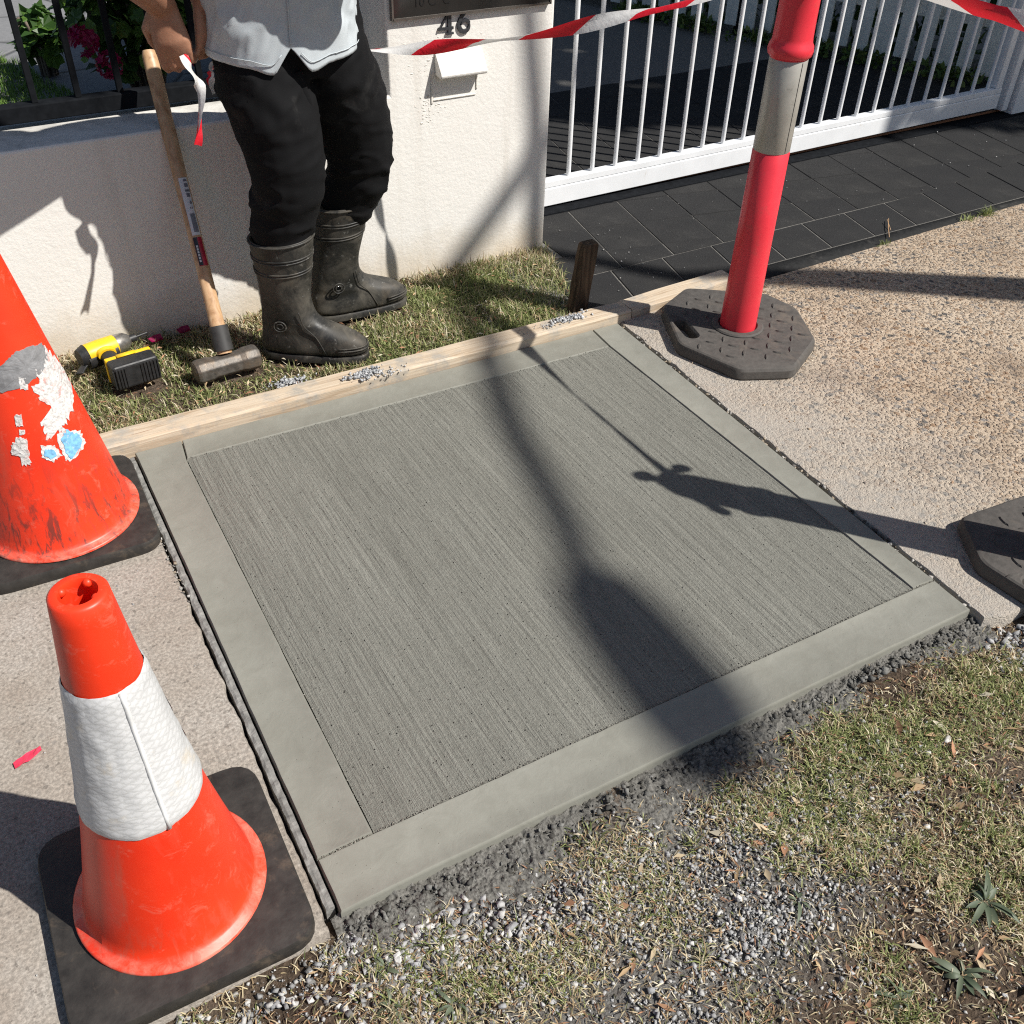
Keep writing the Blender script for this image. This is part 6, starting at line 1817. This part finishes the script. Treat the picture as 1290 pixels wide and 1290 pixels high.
# creeper at the foot of the picket fence
nn = 3200
t_ = rng.uniform(0, 1, nn) ** 0.9; off = rng.normal(0.07, 0.06, nn)
gx = pa.x + (pb.x - pa.x) * t_ * 1.05 + pn.x * off; gy = pa.y + (pb.y - pa.y) * t_ * 1.05 + pn.y * off
gd = np.clip(0.5 + 1.3 * nz2(gx, gy, 3.5, 4.0), 0, 1); kk = rng.uniform(size=nn) < gd
gx, gy = gx[kk], gy[kk]; nn = len(gx)
tag(blades('ground_creeper', np.stack([gx, gy, rng.uniform(0, 0.06, nn)], -1), rng.uniform(0.02, 0.05, nn), rng.uniform(0.015, 0.03, nn), rng.uniform(0, TAU, nn), rng.uniform(0.2, 1, nn), pal([(0.05, 0.10, 0.02), (0.10, 0.16, 0.03), (0.16, 0.2, 0.05)], nn, 0.2), M['grass']), 'green creeper growing along the foot of the picket fence', 'creeper', kind='stuff')
# neighbour's hedge behind the pickets
nn = 5000
t_ = rng.uniform(-0.1, 1.9, nn); off = -rng.uniform(0.12, 0.5, nn)
tag(blades('neighbour_hedge', np.stack([pa.x + (pb.x - pa.x) * t_ + pn.x * off, pa.y + (pb.y - pa.y) * t_ + pn.y * off, rng.uniform(0, 1.3, nn)], -1), rng.uniform(0.06, 0.12, nn), rng.uniform(0.03, 0.05, nn), rng.uniform(0, TAU, nn), rng.uniform(0.2, 1, nn), pal([(0.035, 0.08, 0.02), (0.07, 0.12, 0.03)], nn, 0.2), M['grass']), 'dark hedge seen through the gaps of the picket fence', 'hedge', kind='stuff')

# ------------------------------------------------------------------ trees and lamp beyond the right edge, whose shade falls into view
def to_sun(sx, sy, h): return (sx + h / TAN_E * UX, sy + h / TAN_E * UY, h)
def leaf_cloud(name, P, size, parent, cols):
    n = len(P)
    return tag(blades(name, P, rng.uniform(0.8, 1.3, n) * size, rng.uniform(0.45, 0.7, n) * size, rng.uniform(0, TAU, n), rng.uniform(0.3, 1, n), cols, M['grass'], parent), kind='stuff')
# large driveway tree: crown whose shadow covers the drive behind the gate
n = 9500
sx = rng.uniform(1.8, 7.4, n); sy = rng.uniform(2.5, 8.6, n)
lim = np.interp(sx, [1.8, 2.3, 2.84, 3.33, 4.2, 4.7, 5.5, 7.4], [4.45, 4.12, 3.68, 3.48, 2.98, 2.72, 2.5, 2.4])
lim = lim + 0.10 * nz2(sx, sy, 3.5, 7.0)
k_ = sy > lim
hh = rng.uniform(4.6, 7.2, n)
sx, sy, hh = sx[k_], sy[k_], hh[k_]
tb = V((7.6, 1.9, 0))
P = np.stack([sx + hh / TAN_E * UX - tb.x, sy + hh / TAN_E * UY - tb.y, hh], -1)
tr1 = thing('street_tree', 'large leafy tree right of the driveway shading the gate', 'tree', tb)
leaf_cloud('crown', P, 0.26, tr1, pal([(0.04, 0.09, 0.02), (0.07, 0.13, 0.03)], len(P), 0.2))
bm = bmesh.new(); tube(bm, smooth_path([(0, 0, -0.1), (0.05, -0.03, 1.5), (0.0, 0.0, 3.2), (0.1, 0.1, 4.8)], 4), [0.24 - 0.012 * i for i in range(13)], 14); bm_obj('trunk', bm, M['bark'], tr1, True)
for k_ in range(9):
    a = TAU * k_ / 9
    bm = bmesh.new(); tube(bm, smooth_path([(0, 0, 3.0), (0.9 * math.cos(a), 0.9 * math.sin(a), 4.2), (2.2 * math.cos(a), 2.2 * math.sin(a), 5.6)], 4), [0.09 - 0.008 * i for i in range(9)], 8); bm_obj('limb', bm, M['bark'], tr1, True)
# leaning trunk whose shadow crosses the footpath
tr2 = thing('leaning_tree', 'leaning slim tree on the footpath beyond the right edge', 'tree', (4.02, 1.12, 0))
bm = bmesh.new()
tube(bm, smooth_path([(-0.08, 0.12, -0.2), (0.0, 0.0, 0.0), (0.26, -0.56, 1.3), (0.47, -1.02, 2.5), (0.80, -1.71, 4.2), (0.95, -2.1, 5.0)], 5), [0.155 - 0.0042 * i for i in range(26)], 14)
bm_obj('trunk', bm, M['bark'], tr2, True)
n = 5200
sx = rng.uniform(-0.30, 1.25, n); sy = rng.uniform(3.42, 4.5, n)
k_ = (sy > 3.43 + 0.04 * nz2(sx, sy, 4, 2.0)) & (nz2(sx, sy, 6.5, 9.0) > -0.45) & ((sx > 0.26 + 0.06 * nz2(sx, sy, 5, 3.0)) | ((sy < 3.60) & (sx > 0.03)))
hh = rng.uniform(4.7, 5.6, n)
sx, sy, hh = sx[k_], sy[k_], hh[k_]
P = np.stack([sx + hh / TAN_E * UX - 4.02, sy + hh / TAN_E * UY - 1.12, hh], -1)
leaf_cloud('crown', P, 0.15, tr2, pal([(0.04, 0.09, 0.02), (0.07, 0.13, 0.03)], len(P), 0.2))  # unseen crown, added and shaped so its shade falls on the garden bushes
q0 = V((0.86, -1.85, 4.4)); q1 = V((0.5 + 5.1 / TAN_E * UX - 4.02, 3.9 + 5.1 / TAN_E * UY - 1.12, 5.1))
qm = V((1.45 + 5.1 / TAN_E * UX - 4.02, 3.08 + 5.1 / TAN_E * UY - 1.12, 5.1)); q0 = V((0.95, -2.1, 4.95))
bm = bmesh.new(); tube(bm, smooth_path([q0, qm, q1], 5), [0.045 - 0.003 * i for i in range(11)], 8); bm_obj('limb', bm, M['bark'], tr2, True)
# street lamp: arm and lantern throw the soft line and blob over the slab
lamp = thing('street_lamp', 'street lamp with a long curved arm beyond the right edge', 'street lamp', (7.0, 0.2, 0))
HL = 7.4
lo = V((7.0, 0.2, 0))
gp = [(0.985, 1.30), (1.05, 1.50), (1.13, 1.86), (1.215, 2.12), (1.36, 2.60), (1.56, 3.02), (1.80, 3.40)]
arm = [V(to_sun(a, b, HL - 0.02 + 0.06 * i / 5)) - lo for i, (a, b) in enumerate(gp)] + [V((-0.7, -0.65, 7.75)), V((-0.2, -0.16, 7.7)), V((0, 0, 7.3))]
bm = bmesh.new(); ap = smooth_path(arm, 5); tube(bm, ap, [0.034 + 0.012 * i / len(ap) for i in range(len(ap))], 10); bm_obj('arm', bm, M['lampgrey'], lamp, True)
bm = bmesh.new(); tube(bm, [(0, 0, -0.1), (0, 0, 3), (0, 0, 7.3), (0, 0, 7.5)], [0.10, 0.085, 0.06, 0.05], 16); bm_obj('pole', bm, M['lampgrey'], lamp, True)
h0, h1 = V(to_sun(0.985, 1.315, HL)) - lo, V(to_sun(0.945, 0.70, HL - 0.04)) - lo
bm = bmesh.new()
tube(bm, [h0, h0.lerp(h1, 0.1), h0.lerp(h1, 0.3), h0.lerp(h1, 0.7), h0.lerp(h1, 0.95), h1], [(0.04, 0.04), (0.085, 0.05), (0.105, 0.065), (0.115, 0.065), (0.09, 0.05), (0.05, 0.03)], 18, ref=(1, 0, 0))
ln = bm_obj('lantern', bm, M['lampgrey'], lamp, True)
bm = bmesh.new(); q0, q1 = h0.lerp(h1, 0.35) - V((0, 0, 0.065)), h0.lerp(h1, 0.9) - V((0, 0, 0.055)); tube(bm, [q0, q1], [(0.075, 0.02), (0.06, 0.02)], 14, ref=(1, 0, 0), round_end=True); bm_obj('lens', bm, M['lampglass'], ln, True)
